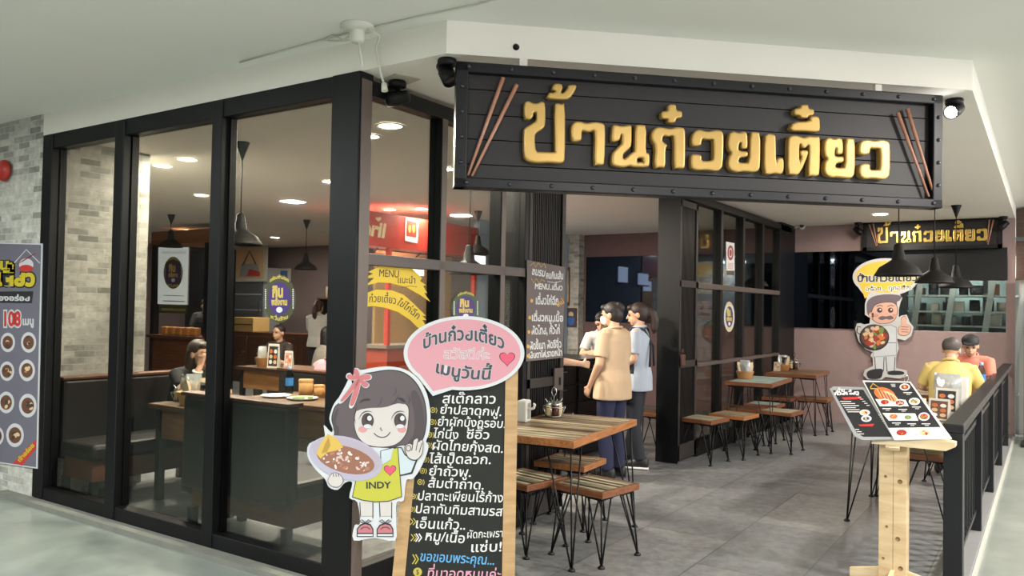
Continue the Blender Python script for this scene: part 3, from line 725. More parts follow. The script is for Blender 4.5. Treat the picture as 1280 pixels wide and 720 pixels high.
a.poly([(1052, 497), (1076, 496), (1077, 499), (1055, 500)], M_rd, 2); a.poly([(1073, 531), (1093, 530), (1091, 533), (1075, 533)], M_rd, 2)
for i in range(10):
    y = 502+i*2.6
    if i < 6: a.line([(1050+i*1.9, y), (1064+i*1.9+(i % 3)*3, y)], .8, M_wh, 2); a.line([(1084+i*1.6-14+i, y-8), (1086+i*1.6-12+i, y-8)], .8, M_wh, 2)
    a.line([(1098+i*1.7, 519+i*2.6), (1101+i*1.7+(i % 2)*2, 519+i*2.6)], .8, M_wh, 2)
for i in range(3): a.line([(1069+i*2, 537+i*2.8), (1074+i*3, 537+i*2.8)], .8, M_wh, 2)
dish(a, 1081, 516, 6.5, 2, [M_tan, M_dred, M_tan], M_wh, 3.8); dish(a, 1083, 523.5, 6.5, 2, [M_gy, M_bd, M_tan], M_wh, 4)
tag(a.build('grey_menu_board'), 'grey edged slanted black menu board with a list and two dishes', 'menu board')
a = Art(LO+LN*.022, LN, px=True)
a.slab([(1078, 475.5), (1138, 477), (1190, 548), (1118, 549.5)], .006, M_wh)
a.poly([(1080.5, 477.5), (1137, 478.5), (1176, 534), (1110.5, 535)], M_bd, 1)
a.poly(ellp(1106, 493, 14, 8, .35), M_or, 2); a.poly(ellp(1112, 496, 12, 5, .5), M_tan, 2.2)
for i in range(14): a.line([(1096+i*1.6, 486+i*.75), (1102+i*1.5, 497+i*.5)], .9, [M_tan, M_or, M_dred][i % 3], 3+.05*i)
a.line([(1088, 485), (1091, 479.5), (1101, 486), (1088, 486)], 1.3, M_gold2, 2); a.poly([(1113, 480), (1119, 480), (1119.5, 484), (1115, 484)], M_gy, 2)
dish(a, 1131, 484, 6.5, 2, [M_dred, M_or, M_tan], M_wh, 4.4); dish(a, 1143, 502, 7, 2, [M_tan, M_grn, M_dred], M_wh, 4.6); dish(a, 1155, 521, 7, 2, [M_dred, M_grn, M_or], M_wh, 5.2)
a.poly([(1094, 499), (1132, 500), (1136, 508), (1100, 508)], M_wh, 2); dish(a, 1106, 503, 7, 3, [M_dred, M_or]); dish(a, 1125, 504, 7.5, 3, [M_dred, M_gy, M_tan])
a.poly([(1103, 516.5), (1144, 517), (1148, 526), (1111, 526)], M_wh, 2); dish(a, 1117, 521, 7, 3, [M_or, M_tan]); dish(a, 1135, 522, 6, 3, [M_grn, M_tan])
dish(a, 1127, 541, 9, 2, [M_dred, M_or], M_wh, 5.5); dish(a, 1156, 541, 9, 2, [M_tan, M_or, M_dred], M_wh, 5)
for x, y in ((1109, 511), (1129, 512), (1146, 509), (1121, 529), (1140, 530), (1158, 530), (1135, 491)):
    a.line([(x-6, y), (x+5, y)], .9, M_wh, 2); a.line([(x-2, y+2), (x+3, y+2)], 1.5, M_gy, 2)
for i in range(4): a.line([(1138+i, 537+i*2.2), (1145+i, 537+i*2.2)], .6, M_gy, 2); a.line([(1166+i*1.5, 536+i*2.5), (1172+i*1.5, 536+i*2.5)], .6, M_gy, 2)
tag(a.build('dish_menu_board'), 'white edged slanted menu board with photographs of dishes on the pine lectern', 'menu board')

# ---- things on the tables
M_steel = mat('bright_steel', '#b9bab8', .22, .9); M_cream = mat('jar_cream', '#c9b68c', .35); M_paper = mat('paper_white', '#d9d6cd', .6)
M_clear = mat_glass('jar_glass', '#e3e8e6', 1.0); M_sauce = mat('dark_sauce', '#4a2417', .25); M_plastic = mat('white_plastic', '#cfcfc8', .35)
def caddy(label, p, rz=0.0, dark=False, s=1.0):
    t = thing('condiment_caddy', label, 'condiment caddy', p, rz, 'condiment caddies on the tables'); wire = mat('dark_wire', '#2a2422', .4, .6) if dark else M_steel
    w = MB(); R, r2 = .085*s, .06*s
    for z, r in ((.008, r2), (.075*s, R)): w.tube([(r*math.cos(k*PI/10), r*math.sin(k*PI/10), z) for k in range(20)], .003*s, 6, closed=True)
    for k in range(8): w.tube([(r2*math.cos(k*PI/4), r2*math.sin(k*PI/4), .008), (R*math.cos(k*PI/4), R*math.sin(k*PI/4), .075*s)], .0028*s, 6)
    w.tube([(-r2, 0, .008), (r2, 0, .008)], .003*s, 6); w.tube([(0, -r2, .008), (0, r2, .008)], .003*s, 6)
    w.build('wire_rack', wire, t, world=False)
    MB().tube([(0, 0, .008), (0, 0, .14*s), (.018*s, 0, .175*s), (.014*s, 0, .205*s), (0, 0, .215*s), (-.014*s, 0, .205*s), (-.018*s, 0, .175*s), (0, 0, .14*s)], .004*s, 6).build('loop_handle', wire, t, world=False)
    for k, m in enumerate((M_cream, M_sauce, M_cream, M_sauce)):
        a_ = k*PI/2+.6; c = (.037*s*math.cos(a_), .037*s*math.sin(a_), .012)
        j = MB().lathe([(0, 0), (.024*s, 0), (.027*s, .008), (.027*s, .07*s), (.022*s, .078*s), (0, .078*s)], c, 14).build('jar', m, t, world=False)
        MB().lathe([(.027*s, .078*s), (.027*s, .088*s), (.01*s, .096*s), (.006*s, .104*s), (0, .106*s)], c, 14).build('lid', M_steel, j, world=False)
        MB().tube([(c[0], c[1], .09*s), (c[0]+.03*s*math.cos(a_), c[1]+.03*s*math.sin(a_), .135*s)], .004*s, 6).build('spoon', M_steel, j, world=False)
    return t
tp = .771
TB = {1: (T1, .68, 1.14), 2: (T2, .52, 1.04), 3: (T3, .62, 1.0), 4: (T4, .68, 1.0), 5: (T5, .68, 1.0), 6: (T6, .66, .76)}
def on(x, y, k, m=.10):
    """the point of table k's top nearest to that pixel"""
    t, w, d = TB[k]; q = XF[t.name].inverted() @ at_z(x, y, TH+.001)
    q.x = max(-w/2+m, min(w/2-m, q.x)); q.y = max(-d/2+m, min(d/2-m, q.y)); q.z = TH-.003
    return XF[t.name] @ q
caddy('wire condiment caddy with cream jar on the orange edged table', on(692, 521, 1), .3)
caddy('dark wire condiment caddy on the back wall table', on(1002, 459, 3), .2, True, 1.1)
caddy('wire condiment caddy with cream jars behind the slanted menu boards', on(1158, 486, 6, .09), .5, False, 1.1)
M_bag = mat('snack_bag', '#cbb79a', .3, noise=.35, scale=30); M_foil = mat('clear_bag_foil', '#c6c9c8', .12, .3, noise=.3, scale=40); M_wick = mat('wicker_tan', '#b5824f', .6, noise=.2, scale=60)
def bag(mb, c, w, h, t, rz=0, mi=0, tilt=0.0):
    """pillow-shaped bag with crimped top edge"""
    R = Matrix.Rotation(rz, 3, 'Z') @ Matrix.Rotation(tilt, 3, 'X'); N = 10; vs = []; fs = []; c = Vector(c)
    rng = random.Random(int(1000*(c.x+c.y*3)))
    for sgn in (-1, 1):
        for i in range(N+1):
            for j in range(N+1):
                u, v = i/N*2-1, j/N*2-1; f = (1-abs(u)**3)*(1-abs(v)**3)
                wv = 1-.10*abs(v)**2
                vs.append(R @ Vector((u*w/2*wv, sgn*t/2*f*(1+.25*rng.uniform(-1, 1)), (v+1)*h/2))+c)
    M1 = (N+1)**2
    for s_ in (0, 1):
        for i in range(N):
            for j in range(N):
                q = [s_*M1+i*(N+1)+j, s_*M1+(i+1)*(N+1)+j, s_*M1+(i+1)*(N+1)+j+1, s_*M1+i*(N+1)+j+1]; fs.append(q if s_ else q[::-1])
    return mb.add(vs, fs, mi, True)
def basket(label, p, r=.10, h=.08, bags=3, rz=0.0, s=1.0, m=None):
    t = thing('snack_basket', label, 'basket', p, rz, 'snack baskets on the tables')
    MB().lathe([(0, .004), (r*.75, 0), (r*.80, .004), (r, h), (r*1.03, h+.005), (r*.97, h+.005), (r*.76, .012), (0, .012)], n=24).build('basket_body', m or M_wick, t, world=False)
    for k in range(bags):
        mb = MB(); a_ = 6.28*k/bags+.4
        bag(mb, (r*.4*math.cos(a_), r*.4*math.sin(a_), .03), .12*s, .17*s*(1+.1*(k % 2)), .055*s, a_+1.2, 0, .22-.2*(k % 2)); mb.build('snack_bag', [M_bag, M_foil][k % 2], t, world=False)
    return t
basket('round basket of snack bags on the pale blue table', on(890, 471, 2), .10, .085, 4)
basket('wooden basket of snack bags on the back wall table by the glass', on(972, 463, 3), .10, .08, 2)
def jar(label, p, r=.055, h=.17, fill=M_bag):
    t = thing('glass_jar', label, 'jar', p, 0, 'glass jars on the tables')
    MB().lathe([(0, .002), (r, .002), (r, h*.75), (r*.82, h*.85), (r*.82, h*.9)], n=20).build('jar_glass', M_clear, t, world=False)
    MB().lathe([(0, .006), (r*.92, .006), (r*.92, h*.45), (0, h*.5)], n=20).build('jar_contents', fill, t, world=False)
    MB().lathe([(r*.88, h*.88), (r*.88, h), (0, h)], n=20).build('jar_lid', M_foil, t, world=False)
    return t
jar('clear jar of brown snacks on the back wall table', on(948, 460.5, 3, .07), .06, .20)
def card(label, p, rz, w=.07, h=.15, art=None, col=None):
    """folded table card standing on its edge, printed on the face"""
    t = thing('table_card', label, 'table card', p, rz, 'table cards standing on tables'); w2 = w/2
    mb = MB(); mb.prism([(-w2, -.02, 0), (w2, -.02, 0), (w2, 0, h), (-w2, 0, h)], (0, .003, 0)); mb.prism([(-w2, .025, 0), (w2, .025, 0), (w2, .003, h), (-w2, .003, h)], (0, -.003, 0))
    mb.build('card_stand', M_paper, t, world=False)
    n = Vector((0, -h, .02)).normalized(); X = XF[t.name]
    a_ = Art(X @ Vector((0, -.02, 0)), X.to_3x3() @ n, X.to_3x3() @ Vector((1, 0, 0))); a_.poly([(-w2*.82, h*.08), (w2*.82, h*.08), (w2*.82, h*.9), (-w2*.82, h*.9)], col or M_bd, 1)
    for k in range(3):
        for q in (-1, 1): a_.poly(ellp(q*w2*.4, h*(.25+.22*k), w2*.3, h*.085), [M_wh, M_tan, M_or][(k+(q > 0)) % 3], 2)
    a_.build('printed_face', t); return t
card('white table card with dark picture, taller one on the table behind the lectern', on(1205, 512, 4), -.15, .16, .20)
card('table card with rows of dish pictures next to the railing top', on(1199, 527, 4), -.3, .15, .16, col=mat('print_brown', '#6b4a3c', .5))
card('small cream card between jar and basket on the back wall table', on(960, 463, 3, .05), -.1, .085, .12, col=M_tan)
card('tall dark menu card beside the silver bag on the terrace', on(1219, 492, 6), -.2, .09, .24)
t = thing('snack_bag', 'silver and white snack bag standing behind the tall dark card', 'snack bag', on(1209, 484, 6, .14)); mb = MB(); bag(mb, (0, 0, 0), .24, .27, .08, -.3); mb.build('bag_film', M_foil, t, world=False)
t = thing('paper_carton', 'white paper carton between snack bag and water bottle', 'carton', on(1226, 479, 6)); MB().box((0, 0, .12), (.16, .12, .24), ch=.006).build('carton_body', M_paper, t, world=False); MB().box((0, -.061, .13), (.07, .001, .10)).build('carton_print', M_gy, t, world=False)
def bottle(label, p, h=.22, r=.032):
    t = thing('water_bottle', label, 'bottle', p, 0, 'plastic water bottles on the tables')
    MB().lathe([(0, .002), (r*.9, 0), (r, .01), (r, h*.68), (r*.45, h*.88), (r*.42, h*.93)], n=18).build('bottle_body', mat_glass('water_plastic', '#b9cfd8', 1.2), t, world=False)
    MB().lathe([(r*1.01, h*.30), (r*1.02, h*.31), (r*1.02, h*.58), (r*1.01, h*.59)], n=18).build('bottle_label', mat('label_blue', '#3f86c9', .4), t, world=False)
    MB().lathe([(r*.46, h*.90), (r*.48, h*.91), (r*.48, h), (0, h)], n=14).build('bottle_cap', mat('cap_blue', '#8fa7c8', .4), t, world=False)
    return t
bottle('water bottle with blue label beyond the railing near the salmon shirt', on(1240, 474, 5, .05), .30, .042)
# napkin dispenser with a hook on the near table
t = thing('napkin_dispenser', 'white plastic napkin dispenser behind the chalk board edge', 'napkin dispenser', on(655, 527, 1, .06), .2)
MB().box((0, 0, .075), (.07, .10, .15), ch=.012).build('dispenser_body', M_plastic, t, world=False); MB().box((.036, 0, .075), (.003, .05, .11)).build('dispenser_mouth', mat('slot_grey', '#8f8f89', .5), t, world=False)
MB().tube([(.03, -.02, .10), (.055, -.02, .09), (.078, -.02, .10), (.085, -.02, .125), (.075, -.02, .128)], .009, 8).build('paper_tongue', M_paper, t, world=False)
# open box/book on the terrace table
t = thing('menu_folder', 'open white menu folder lying on the terrace table', 'menu folder', on(1165, 500, 4, .18), .1)
MB().box((0, 0, .012), (.34, .22, .02), ch=.004).build('folder_body', M_paper, t, world=False); MB().prism([(.12, -.115, .02), (.2, -.115, .01), (.2, .1, .05), (.12, .1, .03)], (0, 0, .003)).build('lifted_page', M_paper, t, world=False)

# ---- pendant lamps
M_shade = mat('pendant_bronze', '#191716', .62, .2, spec=.3)
def pendant(label, x, y, z, r=.18, group='black pendant lamps', m=None):
    t = thing('pendant_lamp', label, 'pendant lamp', (x, y, z), 0, group); k = r/.18; m = m or M_shade
    MB().lathe([(r, 0), (r*1.02, .006), (r*.97, .02), (r*.8, .07*k), (r*.45, .11*k), (.062*k, .125*k), (.052*k, .13*k), (.045*k, .19*k), (.04*k, .195*k), (.034*k, .25*k), (.02*k, .265*k), (0, .268*k)]+[], n=28).lathe([(r*.985, .003), (r*.93, .02), (r*.76, .066*k), (r*.4, .104*k), (0, .12*k)], n=28).build('lamp_shade', m, t, world=False)
    MB().tube([(0, 0, .26*k), (0, 0, CEIL-z-.06)], .005, 6).build('cord', M_black, t, world=False)
    MB().lathe([(.008, CEIL-z-.14), (.055, CEIL-z-.004), (.055, CEIL-z-.001), (0, CEIL-z-.001)], n=20).build('ceiling_rose', M_black, t, world=False)
    MB().ell((0, 0, .05*k), (.03*k, .03*k, .04*k), n=12, m=8).build('bulb', mat('bulb_off', '#c9c6ba', .3), t, world=False)
    return t
def pend_at(label, px, py, z, r=.18, **k):
    p = at_z(px, py, z); return pendant(label, p.x, p.y, z, r, **k)
pend_at('big bronze pendant lamp hanging before the yellow speech bubble', 1123, 345, 1.885, .19)
pend_at('bronze pendant lamp second from the yellow speech bubble', 1168, 354, 1.89, .185)
pend_at('bronze pendant lamp third along the row beyond the speech bubble', 1195, 360, 1.875, .18)
pend_at('bronze pendant lamp in front of the dark glazed screen', 944, 358, 1.905, .17)
pend_at('bronze pendant lamp in front of the far corner of the screen', 985.5, 364, 1.885, .16)

# ================================================================== PRINTED AND PAINTED THINGS
# ---- the chalk menu board: an A-frame turned to the camera, leaning back a little
BB = at_z(569, 752, 0); BD = Vector((-BB.x, -BB.y, 0)).normalized()
BN = (BD*math.cos(math.radians(7))+Vector((0, 0, 1))*math.sin(math.radians(7))).normalized()
M_board = mat('chalk_board', '#10140f', .7, noise=.15, scale=5); M_chalk = mat('chalk_white', '#d6d6d4', .7); M_cy = mat('chalk_yellow', '#b9a94a', .7)
M_cb = mat('chalk_blue', '#5b9fd0', .7); M_cp = mat('chalk_pink', '#d79ab0', .7)
M_frame = mat_wood('light_oak_frame', '#a5845a', '#bd9c70', .5, (5, 5, 25))
ab = thing('menu_board', 'tall chalkboard in a light wooden frame with white Thai handwriting', 'menu board', (BB.x, BB.y, 0))
def bpl(d): return BB+BN*d
def slab_part(name, pts, d, thick, m, parent, bev=True):
    mb = MB(); mb.prism([hit(x, y, bpl(d), BN) for x, y in pts], -BN*thick); o = mb.build(name, m, parent); return o
slab_part('side_rail', [(519, 440), (533, 440), (503, 752), (487, 752)], .006, .045, M_frame, ab)
slab_part('side_rail', [(632.5, 440), (648, 440), (643, 752), (627, 752)], .006, .045, M_frame, ab)
slab_part('cross_rail', [(533, 440), (632.5, 440), (632, 452), (532, 452)], .005, .04, M_frame, ab)
slab_part('cross_rail', [(504, 735), (628, 735), (628, 746), (503, 746)], .005, .04, M_frame, ab)
pan = slab_part('chalk_panel', [(531, 450), (633, 450), (628.5, 738), (503, 738)], .0, .012, M_board, ab)
bu = Vector((0, 0, 1)).cross(BD).normalized()
for s_ in (-1, 1):
    lg = MB(); lg.tube([BB+bu*.27*s_-BN*.05+Vector((0, 0, 1.22))-BD*.18, BB+bu*.30*s_-BD*.50+Vector((0, 0, .02))], .02, 4); lg.build('rear_leg', M_frame, ab)
a = Art(bpl(0), BN, px=True); b_ = .022
rows = [('สเต๊กลาว', 552, 504, 620, 504.5, 19), ('ยำปลาดุกฟู.', 549, 517, 627, 520, 17), ('ยำผักบุ้งกรอบ.', 546, 532, 632, 535, 17), ('ไก่นึ่ง', 541, 547, 573, 549, 17), ('ซีอิ๊ว', 582, 548, 612, 549, 17),
        ('ผัดไทยกุ้งสด.', 539, 562, 629, 566, 18), ('ไส้เป็ดลวก.', 536, 579, 614, 580, 18), ('ยำถั่วพู.', 535, 594, 589, 596, 18), ('ส้มตำถาด.', 534, 609, 605, 612, 18),
        ('ปลาตะเพียนไร้ก้าง', 521, 625, 629, 628, 18), ('ปลาทับทิมสามรส', 518, 641, 628, 645, 18), ('เอ็นแก้ว..', 518, 660, 582, 662, 19), ('หมู/เนื้อ', 530, 675, 581, 679, 19),
        ('ผัดกะเพรา', 583, 673, 629, 671, 15), ('แซ่บ!', 587, 690, 628, 689, 19)]
for s_, x0, y0, x1, y1, h in rows: a.text(s_, x0, y0, x1, y1, h*.9, M_chalk, 2, .010, shear=.10)
a.text('ขอขอบพระคุณ...', 524, 701, 618, 706, 17, M_cb, 2, .012, shear=.1); a.text('ที่มาอุดหนุนค่ะ', 533, 722, 626, 724, 17, M_cp, 2, .008, shear=.1)
for x, y in ((541, 513), (540, 528), (537, 544), (535, 557), (531, 575), (528, 589), (525, 603), (516.5, 621), (513.5, 637)):
    a.line(ellp(x, y-.5, 2.8, 3, 0, 16), 1.1, M_cy, 2, True); a.poly(ellp(x, y-.5, 1.2, 1.3, 0, 10), M_cy, 2)
    a.line([(x+4, y-3.5), (x+5.5, y), (x+4, y+3.5)], .9, M_cy, 2)
def chev(x, y, m, k=4.2, w=1.2):
    for q in (0, 3.6): a.line([(x+q, y-k), (x+q+3.4, y), (x+q-.5, y+k)], w, m, 2)
chev(513, 652, M_cy); chev(514, 672, M_cy); chev(520, 672, M_chalk, 5, 1.7); chev(516, 699, M_cy, 6, 1.5)
a.poly(ellp(522, 715, 5.5, 5.5), M_cy, 2); a.text('$', 520, 718, 524, 718, 9, M_board, 3)
a.build('chalk_lettering', pan)

# ---- the girl cut-out
M_cw = mat('cutout_white', '#c6cacd', .5); M_hair = mat('ink_hair', '#574d50', .5); M_hair2 = mat('ink_hair_shade', '#453d41', .5); M_ink = mat('ink_line', '#2c2b2e', .5)
M_skin = mat('ink_skin', '#c4beba', .5); M_ear = mat('ink_skin_shade', '#cdbfb9', .5); M_blush = mat('ink_blush', '#c6908f', .5); M_eye = mat('ink_eye', '#4a383a', .5); M_bow = mat('ink_bow', '#b86a6e', .5)
M_apron = mat('ink_apron', '#b3b23c', .5); M_shirt = mat('ink_shirt', '#b9c6cc', .5); M_hrt = mat('ink_heart', '#cf4f6a', .5); M_shoe = mat('ink_shoe', '#b57076', .5)
M_bowl = mat('ink_bowl', '#a9a5b8', .45); M_bowl2 = mat('ink_bowl_inside', '#a89fac', .45); M_soup = mat('ink_soup', '#8d5f4c', .5); M_meat = mat('ink_meat', '#c9b0aa', .5); M_wont = mat('ink_wonton', '#c9a84e', .5); M_wont2 = mat('ink_wonton_shade', '#a88638', .5)
a = Art(bpl(.035), BN, px=True)
def mp(pts, o, s): return [(o[0]+x/s, o[1]+y/s) for x, y in pts]
G1 = ((380, 450), 6.0); G2 = ((380, 530), 4.5)
sil = mp([(430, 75), (520, 58), (640, 48), (760, 72), (855, 140), (920, 250), (948, 400), (940, 540), (915, 610)], *G1)+mp([(700, 120), (690, 170), (650, 260), (610, 310), (575, 318), (560, 430), (520, 440), (518, 560), (512, 655), (395, 640), (280, 655), (285, 570), (315, 560), (300, 440), (255, 415), (272, 330), (230, 330), (190, 370), (140, 355), (118, 310), (60, 250), (20, 180), (30, 110), (110, 78), (115, 40)], *G2)+mp([(150, 488), (200, 540), (215, 520), (190, 440), (215, 350), (245, 300), (265, 275), (330, 150), (318, 125), (325, 100), (360, 92), (365, 62), (400, 60)], *G1)
a.slab(spl(sil, 3), .006, M_cw)
hair = spl(mp([(510, 90), (640, 72), (750, 92), (840, 165), (900, 280), (922, 410), (915, 520), (890, 600), (830, 650), (740, 640), (640, 660), (400, 640), (240, 600), (225, 520), (205, 440), (230, 350), (285, 300), (360, 180), (430, 110)], *G1), 4)
a.poly(hair, M_ink, 1); c_ = (563/6+380, 380/6+450)
a.poly([(c_[0]+(x-c_[0])*.975, c_[1]+(y-c_[1])*.972) for x, y in hair], M_hair, 2)
a.poly(spl(mp([(800, 260), (830, 420), (820, 560), (770, 640), (840, 640), (890, 590), (905, 480), (885, 330), (840, 230)], *G1), 4), M_hair2, 3)
a.poly(spl(mp([(215, 440), (260, 360), (240, 470), (265, 520), (250, 600), (235, 590)], *G1), 4), M_hair2, 3)
face = spl(mp([(375, 480), (395, 370), (470, 355), (600, 350), (720, 320), (785, 350), (785, 470), (765, 560), (700, 630), (600, 655), (480, 640), (405, 580)], *G1), 5)
a.poly(face, M_ink, 4); a.poly([(c_[0]+1+(x-c_[0]-1)*.975, 531+(y-531)*.972) for x, y in face], M_skin, 5)
a.poly(spl(mp([(385, 380), (400, 300), (450, 240), (560, 180), (700, 220), (790, 300), (792, 330), (700, 320), (715, 265), (670, 330), (600, 355), (500, 360), (430, 370)], *G1), 4), M_hair, 6)
for pts in ([(550, 350), (575, 320), (585, 270)], [(655, 335), (690, 300), (715, 250)], [(665, 270), (690, 240), (690, 205)], [(780, 330), (795, 300), (780, 260)], [(390, 480), (380, 420), (400, 330)]): a.line(spl(mp(pts, *G1), 4, False), .8, M_ink, 7, taper=True)
a.poly(spl(mp([(415, 325), (440, 295), (490, 290), (495, 305), (450, 310)], *G1), 4), M_ink, 7); a.poly(spl(mp([(705, 285), (740, 285), (765, 320), (730, 308)], *G1), 4), M_ink, 7)
for cx, hx in ((478, 492), (722, 738)):
    a.poly(mp(ellp(cx, 455, 46, 58), *G1), M_ink, 7); a.poly(mp(ellp(cx, 458, 41, 52), *G1), M_eye, 8); a.poly(mp(ellp(cx, 440, 20, 28), *G1), M_ink, 8.5); a.poly(mp(ellp(hx, 437, 17, 19), *G1), M_cw, 9); a.poly(mp(ellp(cx, 497, 30, 15), *G1), M_cw, 9)
    a.line(spl(mp([(cx-70, 450), (cx-40, 400), (cx, 384), (cx+38, 392)], *G1), 4, False), 1.3, M_ink, 7, taper=True)
for cx, cy in ((441, 520), (735, 522)): a.poly(mp(ellp(cx, cy, 34, 24), *G1), M_blush, 6)
a.line(spl(mp([(525, 548), (550, 570), (590, 580), (625, 568), (648, 540)], *G1), 4, False), 1.1, M_ink, 7); a.line(spl(mp([(578, 505), (575, 518), (588, 530)], *G1), 4, False), 1, M_ink, 7)
# bow
for pts in ([(400, 140), (340, 215), (275, 300), (300, 305), (380, 215), (418, 150)], [(405, 150), (370, 240), (345, 335), (375, 335), (410, 240), (425, 160)], [(410, 130), (360, 110), (325, 112), (328, 140), (380, 150)], [(405, 130), (365, 95), (375, 65), (405, 75), (418, 120)], [(415, 125), (450, 108), (498, 115), (495, 145), (440, 150)], [(415, 140), (440, 150), (485, 180), (470, 205), (440, 195)]):
    p_ = spl(mp(pts, *G1), 3); cx = sum(q[0] for q in p_)/len(p_); cy = sum(q[1] for q in p_)/len(p_)
    a.poly([(cx+(x-cx)*1.16, cy+(y-cy)*1.16) for x, y in p_], M_cw, 7.2); a.poly(p_, M_bow, 8)
# body
a.poly(mp([(430, 150), (500, 130), (550, 130), (570, 170), (640, 200), (610, 280), (560, 290), (500, 300), (430, 230)], *G2), M_ink, 3); a.poly(mp([(434, 152), (500, 136), (546, 136), (566, 176), (628, 205), (602, 270), (560, 282), (500, 292), (434, 226)], *G2), M_shirt, 4)
ap = mp([(505, 135), (530, 130), (540, 260), (552, 410), (480, 435), (400, 440), (330, 430), (270, 412), (290, 320), (400, 290), (440, 230), (490, 200)], *G2)
a.poly(ap, M_ink, 5); cx, cy = 473, 597; a.poly([(cx+(x-cx)*.965, cy+(y-cy)*.968) for x, y in ap], M_apron, 6)
a.poly(heart(380+484/4.5, 530+258/4.5, 15.5), M_ink, 7); a.poly(heart(380+484/4.5, 530+258/4.5, 14), M_hrt, 8)
a.text('INDY', 380+348/4.5, 530+362/4.5, 380+488/4.5, 530+360/4.5, 11.5, M_ink, 7, .03)
for x0, x1 in ((312, 390), (422, 496)):
    a.poly(mp([(x0, 440), (x1, 440), (x1, 530), (x0+4, 530)], *G2), M_ink, 3); a.poly(mp([(x0+5, 440), (x1-5, 440), (x1-5, 518), (x0+9, 518)], *G2), M_skin, 4); a.poly(mp([(x0+5, 520), (x1-5, 520), (x1-5, 545), (x0+7, 545)], *G2), M_cw, 4)
for cx in (345, 457):
    a.poly(mp([(cx-48, 635), (cx-48, 590), (cx-30, 565), (cx, 555), (cx+30, 562), (cx+46, 590), (cx+46, 635)], *G2), M_ink, 4); a.poly(mp([(cx-42, 612), (cx-42, 592), (cx-26, 572), (cx, 563), (cx+26, 570), (cx+40, 592), (cx+40, 612)], *G2), M_shoe, 5); a.poly(mp([(cx-43, 619), (cx+41, 619), (cx+41, 630), (cx-43, 630)], *G2), M_cw, 5)
    a.line(mp([(cx-26, 592), (cx-10, 580), (cx+12, 580), (cx+28, 592)], *G2), 1.1, M_ink, 6)
    for q in (-1, 1): a.line(mp([(cx, 556), (cx+q*18, 538), (cx+q*34, 545), (cx+q*14, 556), (cx, 558)], *G2), 1.1, M_ink, 6)
# hands
for o, g in (([(565, 130), (590, 110), (612, 118), (618, 90), (640, 78), (645, 100), (665, 88), (672, 110), (665, 170), (630, 205), (585, 190)], None), ([(140, 300), (160, 275), (190, 275), (215, 295), (222, 325), (195, 355), (155, 350), (135, 325)], None)):
    p_ = spl(mp(o, *G2), 4); cx = sum(q[0] for q in p_)/len(p_); cy = sum(q[1] for q in p_)/len(p_)
    a.poly(p_, M_ink, 9.5); a.poly([(cx+(x-cx)*.93, cy+(y-cy)*.93) for x, y in p_], M_skin, 10)
a.line(mp(ellp(588, 136, 13, 16), *G2), .9, M_ink, 11, True); a.line(mp([(612, 118), (606, 150)], *G2), .9, M_ink, 11); a.line(mp([(640, 96), (630, 150)], *G2), .9, M_ink, 11); a.line(mp([(665, 105), (648, 160)], *G2), .9, M_ink, 11)
for x in (165, 180, 195): a.line(mp([(x, 278), (x+3, 296)], *G2), .8, M_ink, 11)
# bowl
bo = ellp(380+235/4.5, 530+192/4.5, 47, 26.5, .27); a.poly(bo, M_bowl, 8); a.poly(ellp(380+240/4.5, 530+178/4.5, 44, 20.5, .27), M_bowl2, 8.6); a.poly(ellp(380+235/4.5, 530+200/4.5, 37, 16.5, .25), M_soup, 9)
rng = random.Random(3)
for i in range(60):
    q = rng.random()*6.28; k = math.sqrt(rng.random()); x = 380+232/4.5+31*k*math.cos(q); y = 530+205/4.5+12*k*math.sin(q)+.25*31*k*math.cos(q)
    a.poly(ellp(x, y, rng.uniform(1, 3.4), rng.uniform(.8, 2.2), rng.random()*3, 9), rng.choice([M_meat, M_meat, M_soup, mat('ink_meat_brown', '#a5755c', .5), mat('ink_meat_pale', '#ddd0cb', .5)]), 9.2+.01*i)
a.poly(mp([(70, 165), (100, 100), (135, 55), (165, 70), (190, 85), (222, 130), (180, 150), (130, 160), (95, 195)], *G2), M_wont, 10); a.poly(mp([(100, 165), (120, 110), (140, 70), (150, 120), (130, 158)], *G2), M_wont2, 10.4)
girl = a.build('girl_cutout'); tag(girl, 'cartoon girl cutout in yellow apron holding a noodle bowl', 'cutout sign')

# ---- speech bubble
a = Art(bpl(.022), BN, px=True); M_pink = mat('bubble_pink', '#c98f99', .5)
BO = ((495, 385), 6.547)
bub = [(579+75*math.cos(t), 441+47*math.sin(t)) for t in [2*PI*k/64 for k in range(64)]]
def bubble_pts(k, tip):
    o = []
    for i in range(64):
        t = 2*PI*i/64; d = math.degrees(t)
        if 106 <= d <= 139:
            if not o or o[-1] != tip: o.append(tip)
            continue
        o.append((580+k*75.5*math.cos(t), 441.5+(k*46.5+(k-1)*15)*math.sin(t)))
    return o
a.slab(bubble_pts(1.0, (541, 495)), .006, M_cw); a.poly(bubble_pts(.935, (541.5, 489)), M_pink, 1)
M_navy = mat('ink_slate', '#38424c', .5)
for s_, x0, y0, x1, y1, h, sag in (('บ้านก๋วยเตี๋ยว', 528, 437, 631, 437, 22, 12), ('เมนูวันนี้', 543, 465, 614, 474, 20, -3)):
    a.text(s_, x0, y0, x1, y1, h, M_cw, 2, .05, sag); a.text(s_, x0, y0, x1, y1, h, M_navy, 3, .028, sag)
a.text('สวัสดีค่ะ', 554, 448, 612, 449, 17, M_cw, 2, .04); a.text('สวัสดีค่ะ', 554, 448, 612, 449, 17, M_pink, 3, .0)
a.poly(heart(634, 448, 20), M_ink, 2); a.poly(heart(634, 448, 18), M_hrt, 3)
tag(a.build('speech_bubble_sign'), 'pink oval speech bubble sign with white rim above the chalk menu board', 'speech bubble sign')

